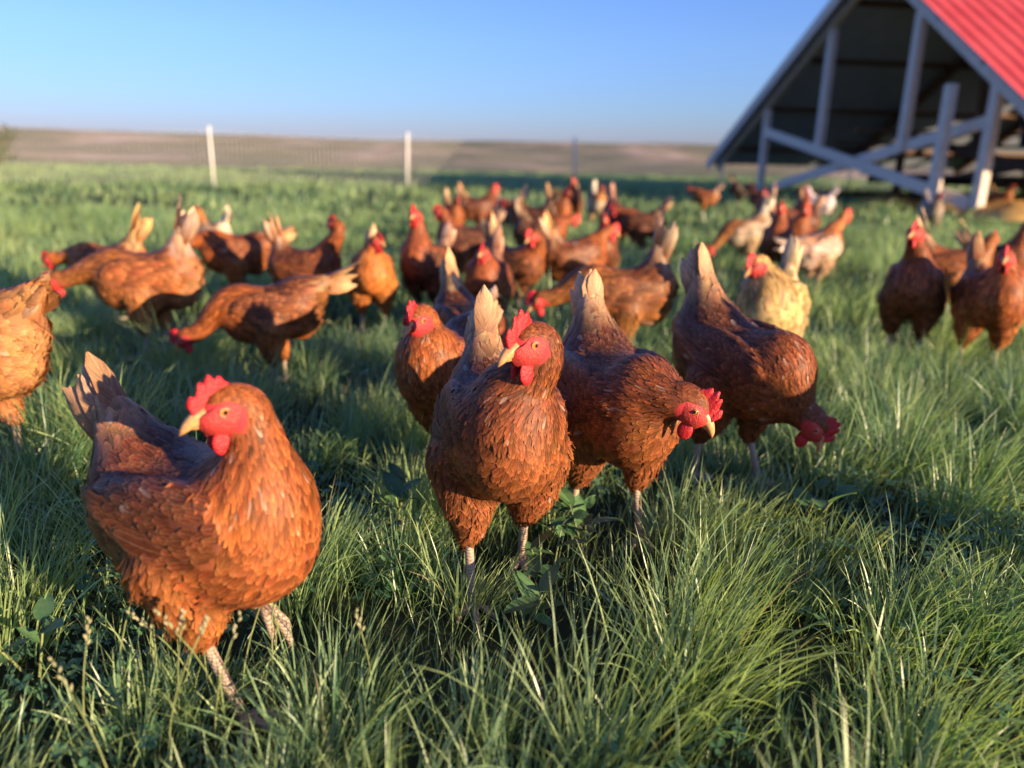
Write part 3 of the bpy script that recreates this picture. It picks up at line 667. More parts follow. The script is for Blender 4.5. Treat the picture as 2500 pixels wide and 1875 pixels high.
HENS = [
    (-0.344, 0.805, -29, dict(beta=4, head=(0.07, -0.016, 0.15), yaw=-112, tail=54, taillen=1.02, zc=0.222, feet=((0.05, 0.05), (0.09, 0)), hpitch=-6, fat=1.0), 'rust', 2, 0.98, 'rust orange hen with one foot lifted, nearest of the flock, front left'),
    (-0.016, 1.03, -78, dict(beta=10, head=(0.115, 0.015, 0.152), yaw=-60, tail=66, taillen=0.86, hpitch=-8, feet=((-0.05, 0), (0.06, 0)), fat=0.93), 'red', 2, 1.0, 'reddish brown hen striding forward in the centre, pale tail upright, head turned left'),
    (0.171, 1.19, -74, dict(beta=-4, head=(0.165, 0.038, 0.04), hpitch=-38, na=0.7, tail=68, yaw=48, taillen=0.9, feet=((0.03, 0), (-0.05, 0)), fat=0.93), 'red', 2, 1.0, 'brown hen leaning its red face down to the right, right beside the striding centre hen'),
    (0.439, 1.43, -60, dict(beta=-12, head=(0.155, 0.03, -0.075), hpitch=-62, na=1.0, tail=72, yaw=30, taillen=0.9, fat=0.93, feet=((0.05, 0), (-0.04, 0))), 'red', 2, 1.0, 'dark brown hen bowing to peck with its head in shadow, rightmost of the front row'),
    (-0.126, 1.44, -112, dict(beta=4, head=(0.1, -0.01, 0.115), yaw=-10, tail=30, hpitch=-18, fat=0.9), 'rust', 2, 0.93, 'hen peering out from behind the pale tail of the striding centre hen'),
    (-0.106, 1.86, -60, dict(beta=-6, head=(0.235, 0, -0.11), hpitch=-60, na=1.0, tail=64, taillen=0.95), 'red', 1, 0.84, 'hen of which little but the upright orange tail shows, behind the peering hen'),
    (-1.046, 1.42, 165, dict(beta=-4, head=(0.235, 0, -0.11), hpitch=-60, na=1.0, tail=40, taillen=0.8), 'fawn', 2, 1.04, 'hen cut off by the left picture edge, showing its fluffy orange rear'),
    (-1.121, 2.32, 186, dict(beta=-4, head=(0.255, 0, -0.005), hpitch=-38, na=1.0, tail=74), 'gold', 1, 0.98, 'orange hen stretched low to the left with pale tail raised, far left'),
    (-1.487, 2.81, 178, dict(beta=-4, head=(0.24, 0, 0.02), hpitch=-30, na=1.0, tail=64), 'rust', 1, 0.86, 'hen mostly hidden behind the low stretched orange hen'),
    (-1.150, 3.17, 200, dict(beta=2, head=(0.21, 0, 0.06), hpitch=-20, na=0.6, tail=25), 'rust', 1, 0.9, 'hen with lowered tail standing behind the raised pale tail at the left'),
    (-1.638, 4.2, 150, dict(beta=6, head=(0.12, 0, 0.15)), 'pale', 0, 0.77, 'pale tailed hen farthest back at the left, half hidden behind the dark headed one'),
    (-0.658, 2.03, 194, dict(beta=-8, head=(0.25, 0, -0.075), hpitch=-45, na=1.0, tail=26), 'rust', 1, 0.85, 'hen bent low to peck left, nearest of the birds behind the front left hen'),
    (-0.761, 2.84, -8, dict(beta=4, head=(0.13, 0, 0.185), tail=72, yaw=160), 'rust', 1, 0.86, 'hen with long orange neck up and head turned back to the left'),
    (-0.504, 2.72, -80, dict(beta=18, head=(0.1, 0.02, 0.14), yaw=40), 'gold', 1, 0.86, 'bright orange breasted hen facing forward, right of the long necked hen'),
    (-0.339, 2.95, -112, dict(beta=20, head=(0.085, 0, 0.2), tail=46, yaw=10), 'dark', 1, 0.91, 'tall dark bodied hen standing upright and facing forward, left of the middle group'),
    (-0.254, 3.8, 176, dict(beta=8, head=(0.12, 0, 0.15)), 'dark', 1, 0.9, 'sooty brown hen side on with a tan back, behind the tall dark hen'),
    (-0.432, 5.4, -70, dict(beta=6, head=(0.12, 0, 0.15)), 'rust', 0, 0.86, 'hen with red face and cream tail looking over the sooty brown hen'),
    (-0.091, 2.69, -100, dict(beta=12, head=(0.11, 0, 0.12), yaw=-6), 'rust', 1, 0.84, 'hen facing forward with lit orange breast, red comb bowed, in the middle group'),
    (0.001, 3.04, -30, dict(beta=2, head=(0.12, -0.05, 0.14), hpitch=-20, na=0.6, tail=76, yaw=-110), 'dark', 1, 0.86, 'dark sided hen pressed against the right of the bowed comb hen'),
    (-0.090, 6.36, 150, dict(beta=6, head=(0.12, 0, 0.15), tail=50), 'grey', 0, 0.9, 'grey white hen far back among the brown ones in the middle'),
    (0.149, 4.25, 10, dict(beta=2, head=(0.19, 0, 0.09), hpitch=-20, na=0.6, tail=74), 'dark', 1, 0.9, 'dark hen with orange flank patch and cream tail tips, right of the grey white hen'),
    (0.260, 3.24, 20, dict(beta=6, head=(0.17, 0, 0.12), hpitch=-20, na=0.6, tail=72), 'rust', 1, 0.9, 'hen with orange saddle and dark flanks behind the orange hen pecking left'),
    (0.421, 3.73, -95, dict(beta=20, head=(0.095, 0, 0.185), tail=50), 'dark', 1, 0.81, 'narrow dark hen with crimson face beside the orange saddled hen'),
    (0.736, 7.14, -80, dict(beta=6, head=(0.12, 0, 0.15), tail=74), 'pale', 0, 0.94, 'orange and white hen at the back, near the centre of the picture'),
    (0.822, 5.13, 172, dict(beta=2, head=(0.19, 0, 0.09), hpitch=-20, na=0.6, tail=58), 'dark', 0, 0.9, 'dark brown hen far back facing left, its tail raised to the right'),
    (0.315, 2.26, 186, dict(beta=-4, head=(0.25, 0, -0.015), hpitch=-35, na=1.0, tail=80), 'gold', 1, 0.95, 'bright orange hen side on and pecking left, its cream tail raised straight up'),
    (0.729, 2.15, -122, dict(beta=14, head=(0.1, -0.03, 0.125), yaw=-30, tail=62, fat=1.06, hpitch=-25), 'buff', 1, 0.95, 'pale buff yellow hen, the only one of that colour'),
    (1.377, 4.67, 190, dict(beta=-14, head=(0.235, 0, -0.11), hpitch=-60, na=1.0, tail=72), 'pale', 0, 0.9, 'orange and white hen with raised tail left of the red faced cluster at the coop'),
    (1.376, 4.09, -110, dict(beta=20, head=(0.08, 0, 0.2), tail=50), 'dark', 1, 0.9, 'dark upright hen with red face standing behind the buff yellow hen'),
    (1.655, 4.73, -60, dict(beta=6, head=(0.12, 0, 0.15), yaw=-60), 'rust', 0, 0.9, 'hen in the red faced cluster directly behind the dark upright hen'),
    (1.492, 3.83, 25, dict(beta=14, head=(0.17, 0, 0.17), tail=10, na=0.4), 'pale', 1, 0.9, 'grey and cream hen stretching a long dark neck up to the right'),
    (2.517, 6.91, -100, dict(beta=6, head=(0.12, 0, 0.15)), 'rust', 0, 0.9, 'small hen with red comb in front of the white tailed one'),
    (3.040, 7.98, 160, dict(beta=6, head=(0.12, 0, 0.15), tail=66), 'white', 0, 0.94, 'white hen at the back in front of the coop brace'),
    (1.295, 2.49, -118, dict(beta=18, head=(0.12, -0.02, 0.19), tail=10, yaw=-18), 'dark', 1, 0.96, 'dark bodied hen with orange neck facing left, left of the pair at the right'),
    (1.823, 3.21, -20, dict(beta=2, head=(0.14, 0.03, 0.13), hpitch=-20, na=0.6, tail=64, yaw=60), 'gold', 1, 0.9, 'orange hen half hidden behind the pair at the right, cream tail raised'),
    (1.456, 2.34, -100, dict(beta=14, head=(0.105, -0.02, 0.135), yaw=-28, fat=1.02), 'rust', 1, 0.96, 'russet hen facing forward with lit breast, nearest the right edge'),
    (2.245, 3.58, -30, dict(beta=16, head=(0.095, 0, 0.185), tail=50, yaw=20), 'rust', 1, 0.86, 'hen with raised neck just behind the russet hen at the right edge'),
    (0.544, 7.5, -100, dict(beta=16, head=(0.095, 0, 0.185), tail=50), 'dark', 0, 0.98, 'small dark hen with raised head at the very back of the middle group'),
    (0.105, 5.13, 160, dict(beta=2, head=(0.19, 0, 0.09), hpitch=-20, na=0.6, tail=62), 'dark', 0, 0.96, 'small dark hen far back between the grey hen and the cream tailed dark hen'),
    (0.319, 6.02, -60, dict(beta=6, head=(0.12, 0, 0.15), tail=70), 'rust', 0, 0.95, 'small rusty hen far back just left of the orange and white one'),
    (0.707, 5.42, -70, dict(beta=-14, head=(0.235, 0, -0.11), hpitch=-60, na=1.0, tail=70), 'red', 0, 0.95, 'small brown hen far back with its head down, right of the orange and white one'),
    (-0.285, 6.21, 15, dict(beta=6, head=(0.12, 0, 0.15), tail=66), 'red', 0, 0.95, 'small brown hen far back facing right, left of the grey hen'),
    (2.090, 6.58, -120, dict(beta=6, head=(0.12, 0, 0.15)), 'dark', 0, 0.95, 'small dark hen at the back left of the red faced cluster'),
    (1.884, 5.25, 200, dict(beta=2, head=(0.19, 0, 0.09), hpitch=-20, na=0.6, tail=62), 'red', 0, 0.95, 'small brown hen at the right of the red faced cluster, head lowered'),
    (2.206, 9.27, 160, dict(beta=2, head=(0.19, 0, 0.09), hpitch=-20, na=0.6, tail=50), 'gold', 0, 0.9, 'tiny orange hen standing alone left of the coop'),
    (3.193, 11.29, 20, dict(beta=-14, head=(0.235, 0, -0.11), hpitch=-60, na=1.0, tail=50), 'black', 0, 0.98, 'black hen pecking at the left foot of the coop'),
    (2.766, 8.97, 140, dict(beta=6, head=(0.12, 0, 0.15)), 'rust', 0, 0.9, 'brown hen between the black hen and the coop post'),
    (3.765, 7.15, -95, dict(beta=6, head=(0.12, 0, 0.15), tail=60), 'grey', 0, 0.94, 'white and grey hen in front of the right coop post'),
    (6.737, 11.0, -60, dict(beta=6, head=(0.12, 0, 0.15)), 'rust', 0, 0.94, 'brown hen on the straw under the coop at the right'),
    (1.06, .92, 118, dict(beta=16, head=(.095, 0, .185), tail=50), 'rust', 1, 1.05, 'unseen hen added beyond the right edge of the picture to shade the bowing hen'),  # out of frame, added to cast the shade on the bowing hen
]
for k_, (hx, hy, hd_, po, pal, lod, sc, lab) in enumerate(HENS):
    if lod < 2: po = dict(po, taillen=po.get('taillen', 1.22), tail=po.get('tail', 58) + (6 if po.get('tail', 58) > 45 else 0))
    S = HenShape(**po)
    root = empty('hen', (hx, hy, 0), R(hd_), sc)
    tag(root, lab, 'hen', 'flock of laying hens')
    build_hen(root, S, pal, lod, 100 + k_, comb=(.88, 1.08, .9, .92, 1.05)[k_ % 5])

# ------------------------------------------------------------------ the A-frame coop on skids
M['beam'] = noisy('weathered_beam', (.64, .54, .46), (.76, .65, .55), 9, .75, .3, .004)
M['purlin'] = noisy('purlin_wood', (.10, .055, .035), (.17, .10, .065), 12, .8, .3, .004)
M['roof'] = noisy('red_roof_paint', (.48, .045, .04), (.60, .085, .075), 2.2, .45, .25, .01, spec=.5)
M['lining'] = noisy('roof_lining', (.34, .40, .53), (.42, .48, .60), 3, .85)
M['deck'] = noisy('dark_deck', (.03, .024, .02), (.06, .045, .035), 6, .85)
M['nest'] = noisy('nest_box_plastic', (.02, .04, .09), (.03, .055, .12), 3, .5)
M['straw'] = noisy('straw', (.58, .31, .08), (.74, .45, .14), 30, .8, .5, .01)
def build_coop():
    root = empty('chicken_coop', (6.1, 10.1, 0), math.atan2(.146, .989))
    tag(root, 'large open A-frame chicken coop with red corrugated roof and grey crossed beams', 'coop')
    AP = (3.3, 3.62); LE = (9.0, .50); RE = (-.95, .86)
    def part(name, mb, m, parent=root, smooth=False): return link(name, mb.mesh(name, smooth), M[m], parent)
    X = (1, 0, 0)
    for k, dep in enumerate((0, 3.1, 6.2, 9.3)):
        for (a, b) in ((LE, AP), (AP, RE)):
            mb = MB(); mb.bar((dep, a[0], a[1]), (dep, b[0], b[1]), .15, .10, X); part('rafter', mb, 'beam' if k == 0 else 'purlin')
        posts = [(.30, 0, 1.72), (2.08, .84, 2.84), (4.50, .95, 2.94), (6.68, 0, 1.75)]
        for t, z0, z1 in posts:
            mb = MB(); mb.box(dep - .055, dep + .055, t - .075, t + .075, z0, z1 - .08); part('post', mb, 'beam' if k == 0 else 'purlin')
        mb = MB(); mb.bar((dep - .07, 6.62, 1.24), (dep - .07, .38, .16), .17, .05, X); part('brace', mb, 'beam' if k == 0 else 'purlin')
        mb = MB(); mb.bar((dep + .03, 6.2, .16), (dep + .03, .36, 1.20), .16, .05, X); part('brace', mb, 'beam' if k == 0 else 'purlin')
    mb = MB(); mb.box(-.35, -.24, .72, .86, 0, 1.66); part('post', mb, 'beam')
    # skids
    for t in (.30, 6.68):
        mb = MB(); mb.box(-.4, 9.7, t - .1, t + .1, .005, .06); part('skid', mb, 'purlin')
    # roof: lining, purlins, corrugated sheets one by one
    for side, (e, a) in enumerate(((LE, AP), (RE, AP))):
        d = np.array([a[0] - e[0], a[1] - e[1]]); Ls = np.linalg.norm(d); d /= Ls; nn = np.array([-d[1], d[0]]); nn *= np.sign(nn[1])
        pt = lambda s_, h_: (e[0] + d[0] * s_ + nn[0] * h_, e[1] + d[1] * s_ + nn[1] * h_)
        mb = MB()
        A_, B_ = pt(0, .085), pt(Ls, .085); C_, D_ = pt(0, .10), pt(Ls - .012, .10)
        mb.add([(-.1, *A_), (-.1, *B_), (-.1, *D_), (-.1, *C_), (9.4, *A_), (9.4, *B_), (9.4, *D_), (9.4, *C_)],
               [(0, 1, 2, 3), (7, 6, 5, 4), (0, 4, 5, 1), (1, 5, 6, 2), (2, 6, 7, 3), (3, 7, 4, 0)])
        part('roof_lining', mb, 'lining')
        for s_ in (.12, .37, .62, .86):
            mb = MB(); p = pt(Ls * s_, .045); mb.bar((-.05, *p), (9.35, *p), .07, .07, (0, nn[0], nn[1])); part('purlin', mb, 'purlin')
        nS = 10; wS = 9.7 / nS; me = None
        for i in range(nS):
            if me is None:
                mb = MB(); V = []; F = []; n = 33
                for j in range(n):
                    x = wS * j / (n - 1); hh = .138 + .022 * max(-.35, math.cos(2 * math.pi * j / 8)) 
                    for (s_, ex) in ((-.12, 0), (Ls + .03, 0), (Ls + .03, .006), (-.12, .006)): V.append((x, *pt(s_, hh + ex)))
                for j in range(n - 1):
                    for q in range(4): F.append((j * 4 + q, j * 4 + 4 + q, j * 4 + 4 + (q + 1) % 4, j * 4 + (q + 1) % 4))
                F += [(0, 1, 2, 3), tuple((n - 1) * 4 + q for q in (3, 2, 1, 0))]
                mb.add(V, F); me = mb.mesh('roof_sheet', False)
            o = link('roof_sheet', me, M['roof'], root); o.location = (-.2 + wS * i + .002 * i, 0, .0015 * (i % 2))
    # slatted deck inside
    me = None
    for i in range(36):
        if me is None:
            mb = MB(); mb.box(0, .13, 2.6, 6.5, .42, .46); me = mb.mesh('deck_slat')
        o = link('deck_slat', me, M['deck'], root); o.location = (2.1 + i * .2, 0, 0)
    for t in (2.8, 4.4, 6.0):
        mb = MB(); mb.box(2.0, 9.3, t - .05, t + .05, .28, .415); part('joist', mb, 'deck')
    # barge board along the left rake
    mb = MB(); mb.bar((-.24, LE[0] + .1, LE[1] + .03), (-.24, AP[0] + .05, AP[1] + .05), .20, .035, X); part('barge_board', mb, 'beam')
    # perches
    for t, z in ((4.8, 1.0), (5.4, .8), (4.2, 1.2)):
        mb = MB(); mb.tube([(.5, t, z), (9.2, t, z)], .03, 8); part('perch', mb, 'purlin')
    # nest boxes: two rows of open compartments
    nb = empty('nest_box_bank', (0, 0, 0)); nb.parent = root; nb.location = (0, 0, 0)
    mb = MB(); t0, t1, z0, z1, x0, x1 = .9, 2.5, .95, 1.85, 2.3, 2.8
    mb.box(x1 - .03, x1, t0, t1, z0, z1)
    link('back_panel', mb.mesh('back_panel'), M['nest'], nb)
    for z in (z0, (z0 + z1) / 2, z1): mb = MB(); mb.box(x0, x1 - .031, t0, t1, z - .02, z + .02); link('shelf', mb.mesh('shelf'), M['nest'], nb)
    for i in range(5):
        t = t0 + (t1 - t0) * i / 4
        for z in (z0, (z0 + z1) / 2): mb = MB(); mb.box(x0 + .004, x1 - .032, t - .012, t + .012, z + .021, z + .428); link('divider', mb.mesh('divider'), M['nest'], nb)
    # hanging bell feeders
    for x, t in ((1.6, .9), (3.0, .2), (4.4, 1.0)):
        pf = [(0, .02), (.17, .02), (.18, .07), (.12, .09), (.11, .32), (.03, .40), (.01, .42)]
        V = []; F = []; n = 16
        for rr, z in pf:
            for k in range(n): V.append((x + rr * math.cos(2 * math.pi * k / n), t + rr * math.sin(2 * math.pi * k / n), .52 + z))
        for i in range(len(pf) - 1):
            for k in range(n): F.append((i * n + k, i * n + (k + 1) % n, (i + 1) * n + (k + 1) % n, (i + 1) * n + k))
        mb = MB(); mb.add(V, F); part('feeder', mb, 'beam', smooth=True)
build_coop()

def straw_pile(x, y, rx, ry, h, rz, lab, seed):
    r = np.random.default_rng(seed); n = 40; V = []; F = []
    for i in range(12):
        g = i / 11
        for k in range(n):
            a = 2 * math.pi * k / n; w_ = 1 + .12 * math.sin(3 * a + seed) + .08 * math.sin(7 * a)
            V.append((rx * g * w_ * math.cos(a), ry * g * w_ * math.sin(a), h * (1 - g * g) ** .8 * (1 + r.normal(0, .08)) - .004))
    for i in range(11):
        for k in range(n): F.append((i * n + k, i * n + n + k, i * n + n + (k + 1) % n, i * n + (k + 1) % n))
    mb = MB(); mb.add(V, F)
    for _ in range(700):
        a = r.uniform(0, 6.28); g = math.sqrt(r.random()) * 1.08; b = r.uniform(0, 6.28); L_ = r.uniform(.06, .2)
        p = np.array((rx * g * math.cos(a), ry * g * math.sin(a), h * max(0, 1 - g * g) ** .8 + .006)); d = np.array((math.cos(b), math.sin(b), r.normal(.1, .25))) * L_ / 2
        c = np.array((-math.sin(b), math.cos(b), .4)) * .004
        mb.add([p - d - c, p - d + c, p + d + c, p + d - c], [(0, 1, 2, 3)])
    o = link('straw', mb.mesh('straw', True), M['straw']); o.location = (x, y, 0); o.rotation_euler = (0, 0, rz)
    tag(o, lab, 'straw', kind='stuff')
straw_pile(6.25, 13.3, .45, .6, .10, .2, 'small heap of golden straw before the coop beams', 1)
straw_pile(6.75, 12.6, .4, .6, .08, .5, 'golden straw scattered between the straw heap and the coop post', 2)
straw_pile(6.75, 10.4, 1.0, 1.1, .20, .1, 'wide golden straw bedding under the right side of the coop', 3)

# ------------------------------------------------------------------ netting fence
M['post'] = noisy('white_fence_post', (.72, .70, .66), (.82, .80, .76), 8, .5)
M['net'] = noisy('fence_net_twine', (.46, .46, .42), (.56, .55, .50), 20, .7)
def build_fence():
    p0 = np.array((-5.72, 15.0)); st = np.array((3.5, 1.22)); root = empty('netting_fence', (p0[0], p0[1], 0))
    tag(root, 'fine mesh poultry netting fence on slim white posts behind the flock', 'fence')
    root_xy = p0; net = MB(); Hh = .98
    ks = list(range(-3, 8))
    for k in ks:
        p = st * k; mb = MB(); ln = .03 * math.sin(k * 2.3)
        mb.tube([(p[0], p[1], 0), (p[0] + ln * .4, p[1], .6), (p[0] + ln, p[1], 1.03)], [.024, .024, .022], 8)
        mb.tube([(p[0] + ln, p[1], 1.03), (p[0] + ln, p[1], 1.06)], [.03, .026], 8)
        po = link('post', mb.mesh('post', True), M['post'], root)
        if k == ks[-1]: break
        q = st * (k + 1); nv = 44
        for i in range(1, nv):
            g = i / nv; c = p * (1 - g) + q * g; sg = .05 * math.sin(math.pi * g)
            net.tube([(c[0], c[1], .03), (c[0], c[1], Hh - sg)], .0036, 3, cap=False)
        for z in (.05, .14, .24, .36, .50, .66, .85, Hh):
            net.tube([(*(p * (1 - g) + q * g), z - (.05 * math.sin(math.pi * g)) * z / Hh) for g in np.linspace(0, 1, 6)], .0013, 3, cap=False)
    no = link('net', net.mesh('net'), M['net'], root); no['kind'] = 'stuff'
build_fence()

# ------------------------------------------------------------------ grass
def grass_mat():
    m, n, b, N, L = mat('grass_blade')
    ca = N.new('ShaderNodeAttribute'); ca.attribute_name = 'Col'
    L.new(ca.outputs['Color'], b.inputs['Base Color']); b.inputs['Roughness'].default_value = .36; b.inputs['Specular IOR Level'].default_value = .7
    tr = N.new('ShaderNodeBsdfTranslucent'); L.new(mixc(n, 1.0, ca.outputs['Color'], (1.25, 1.3, .6), 'MULTIPLY'), tr.inputs[0])
    mx = N.new('ShaderNodeMixShader'); mx.inputs[0].default_value = .38
    L.new(b.outputs[0], mx.inputs[1]); L.new(tr.outputs[0], mx.inputs[2]); L.new(mx.outputs[0], N['Material Output'].inputs[0])
    return m
M['grass'] = grass_mat()
FEET = [(h_[0], h_[1] - .0) for h_ in HENS if h_[1] < 4]
def field(x, y):
    """slow direction field combing the grass"""
    return 1.3 * np.sin(x * 2.1 + 1.0 + .8 * np.sin(y * 1.7)) + 1.1 * np.sin(y * 2.6 + 2.2 + .7 * np.sin(x * 1.3)) + .6 * np.sin(x * 5.3 - y * 4.1)
def grass(name, lab, n, y0, y1, Lm, wd, segs, dens_t, spread, seed, bend=(.5, 1.7), tuft=.7):
    r = np.random.default_rng(seed)
    def pick(k):
        # uniform over the visible wedge with a margin at both sides
        out = np.zeros((0, 2))
        while len(out) < k:
            y = r.uniform(y0, y1, k * 2); x = r.uniform(-1, 1, k * 2) * (.78 * y1 + .55)
            ok = np.abs(x) < .78 * y + .55; out = np.concatenate([out, np.stack([x[ok], y[ok]], 1)])
        return out[:k]
    area = .78 * (y1 ** 2 - y0 ** 2) + 1.1 * (y1 - y0)
    nt_ = int(area * dens_t); tc = pick(nt_); tl = np.exp(r.normal(0, .22, nt_)); tl *= 1 + .28 * np.sin(tc[:, 0] * 3.7 + 1) * np.sin(tc[:, 1] * 3.1); tcol = r.normal(0, 1, nt_)
    ti = r.integers(0, nt_, n); isT = r.random(n) < tuft
    fr = pick(n); off = r.normal(0, 1, (n, 2)) * spread
    root = np.where(isT[:, None], tc[ti] + off, fr)
    # worn bare under the coop
    ux, uy = root[:, 0] - 6.1, root[:, 1] - 10.1; dp = .989 * ux + .146 * uy; tt_ = -.146 * ux + .989 * uy
    worn = ((dp > .15) & (tt_ > -.2) & (tt_ < 6.6)) | (((root[:, 0] - 6.55) / .85) ** 2 + ((root[:, 1] - 10.2) / 1.0) ** 2 < 1)
    root[worn] = (60, -40)
    oa = np.arctan2(off[:, 1], off[:, 0])
    fa = field(root[:, 0], root[:, 1])
    az = np.where(isT, oa + r.normal(0, .5, n), r.uniform(-3.14, 3.14, n))
    dx = np.cos(az) + .6 * np.cos(fa); dy = np.sin(az) + .6 * np.sin(fa); az = np.arctan2(dy, dx)
    Lb = Lm * np.where(isT, tl[ti], .75) * r.uniform(.45, 1.15, n)
    tall = (r.random(n) < .08) & (root[:, 1] > .85); Lb[root[:, 1] < .62] *= .8; Lb[tall] *= 1.28
    fd = np.full(n, 9.)
    for fx_, fy_ in FEET: fd = np.minimum(fd, np.hypot(root[:, 0] - fx_, root[:, 1] - fy_))
    Lb *= np.clip(fd / .11, .38, 1)                     # trodden short round the feet
    th0 = np.abs(r.normal(.12, .17, n)) + np.where(isT, .10, .05); bd = r.uniform(*bend, n) * r.uniform(.5, 1, n); bd[tall] *= .6
    k = segs + 1; s = np.linspace(0, 1, k)
    ang = th0[:, None] + bd[:, None] * (s[None] ** 1.3); ds = Lb[:, None] / segs
    am = (ang[:, 1:] + ang[:, :-1]) / 2
    hz = np.concatenate([np.zeros((n, 1)), np.cumsum(np.sin(am) * ds, 1)], 1); vz = np.concatenate([np.zeros((n, 1)), np.cumsum(np.cos(am) * ds, 1)], 1)
    vz = np.maximum(vz, .006)
    # sideways sweep
    sw = r.normal(0, .18, n)[:, None] * hz
    cx, sx = np.cos(az)[:, None], np.sin(az)[:, None]
    X = root[:, 0:1] + cx * hz - sx * sw; Y = root[:, 1:2] + sx * hz + cx * sw
    tw = r.normal(0, .7, n)[:, None] + r.normal(0, .8, n)[:, None] * s[None]
    wv = np.maximum(wd * np.exp(r.normal(-.1, .35, n))[:, None] * np.sqrt(np.clip(1 - s[None] ** 2.2, .0, 1)), wd * .03) * np.where(s[None] < .1, .75, 1)
    wx = -sx * np.cos(tw) * wv; wy = cx * np.cos(tw) * wv; wz = np.sin(tw) * wv
    A = np.stack([X - wx, Y - wy, vz - wz - .004], -1); B = np.stack([X + wx, Y + wy, vz + wz - .004], -1)
    V = np.stack([A, B], 2).reshape(-1, 3)
    base = (np.arange(n) * k * 2)[:, None] + (np.arange(segs) * 2)[None]
    Q = np.stack([base, base + 1, base + 3, base + 2], -1).reshape(-1, 4)
    g = np.clip(.5 + .22 * tcol[ti] + r.normal(0, .22, n) + .18 * np.sin(root[:, 0] * 1.9 + 2) * np.sin(root[:, 1] * 1.6), 0, 1)[:, None]
    c = np.array([.108, .228, .108]) * (1 - g) + np.array([.385, .49, .20]) * g
    dry = r.random(n) < .009; c[dry] = np.array([.32, .27, .14]) * r.uniform(.7, 1.1, (dry.sum(), 1))
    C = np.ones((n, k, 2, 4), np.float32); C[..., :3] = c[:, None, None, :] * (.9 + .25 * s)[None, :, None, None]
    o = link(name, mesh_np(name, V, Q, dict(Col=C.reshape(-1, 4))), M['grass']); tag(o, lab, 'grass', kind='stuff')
    return o
grass('grass', 'long arching green grass across the foreground around the nearest hens', 82000, .30, 2.6, .118, .00118, 5, 50, .03, 1, bend=(.2, 1.35))
grass('grass', 'green grass among the hens in the middle distance', 76000, 2.6, 8.0, .13, .0028, 3, 22, .06, 2, bend=(.2, 1.1))
grass('grass', 'green pasture grass far back up to the netting fence', 52000, 8.0, 30.0, .15, .0098, 2, 3, .15, 3, bend=(.2, 1.0))

# low clover filling the gaps between the tufts
M['clover'] = noisy('clover_leaf', (.06, .15, .06), (.12, .23, .09), 25, .5)
def clover(n, seed):
    r = np.random.default_rng(seed); y = .35 + 2.3 * r.random(n * 3) ** .8; x = r.uniform(-1, 1, n * 3) * 2.4
    pt = np.sin(x * 5.1 + 1) * np.sin(y * 4.3 + .4) + .4 * np.sin(x * 11 + y * 9); ok = (np.abs(x) < .78 * y + .5) & (pt > .05); x, y = x[ok][:n], y[ok][:n]; n = len(x)
    z = r.uniform(.015, .055, n); sz = r.uniform(.007, .013, n); a0 = r.uniform(0, 6.28, n); V = np.zeros((n, 3, 6, 3)); tl = r.normal(0, .25, (n, 2))
    sh = np.array([(0, 0), (.55, -.42), (.95, -.36), (1.0, 0), (.95, .36), (.55, .42)])
    for k in range(3):
        a = a0 + k * 2.094; ca_, sa_ = np.cos(a), np.sin(a)
        for q, (u, v) in enumerate(sh):
            lx = (ca_ * u - sa_ * v) * sz; ly = (sa_ * u + ca_ * v) * sz
            V[:, k, q] = np.stack([x + lx, y + ly, z + tl[:, 0] * lx + tl[:, 1] * ly + .18 * sz * abs(v)], 1)
    Q = np.arange(n * 18).reshape(-1, 6); Q = np.concatenate([Q[:, [0, 1, 2, 3]], Q[:, [0, 3, 4, 5]]])
    tag(link('clover', mesh_np('clover', V.reshape(-1, 3), Q), M['clover']), 'low clover leaves between the grass tufts in the foreground', 'clover', kind='stuff')
clover(6500, 31)
# ------------------------------------------------------------------ broad leaved weeds and seeding stems
M['weed'] = noisy('weed_leaf', (.055, .13, .045), (.10, .19, .07), 60, .5, .3, .002)
M['seed'] = noisy('seed_head', (.24, .24, .12), (.36, .34, .19), 90, .8)
M['stem'] = noisy('seed_stem', (.16, .20, .07), (.24, .26, .10), 60, .6)
def leaf_mesh(L_, W_, seed):
    r = np.random.default_rng(seed); V = []; F = []; n = 7
    for i in range(n):
        u = i / (n - 1); wv = W_ * .5 * (math.sin(math.pi * min(1, u ** .8 * .97 + .03)) ** .7 + .02)
        for a in (-1, 0, 1): V.append((L_ * u, a * wv, -.25 * L_ * u * u + .22 * L_ * u + .10 * W_ * abs(a)))
    for i in range(n - 1):
        for j in range(2): q = i * 3 + j; F.append((q, q + 1, q + 4, q + 3))
    mb = MB(); mb.add(V, F); return mb.mesh('leaf', True)
LEAF = [leaf_mesh(.040, .021, 1), leaf_mesh(.034, .020, 2), leaf_mesh(.047, .023, 3)]
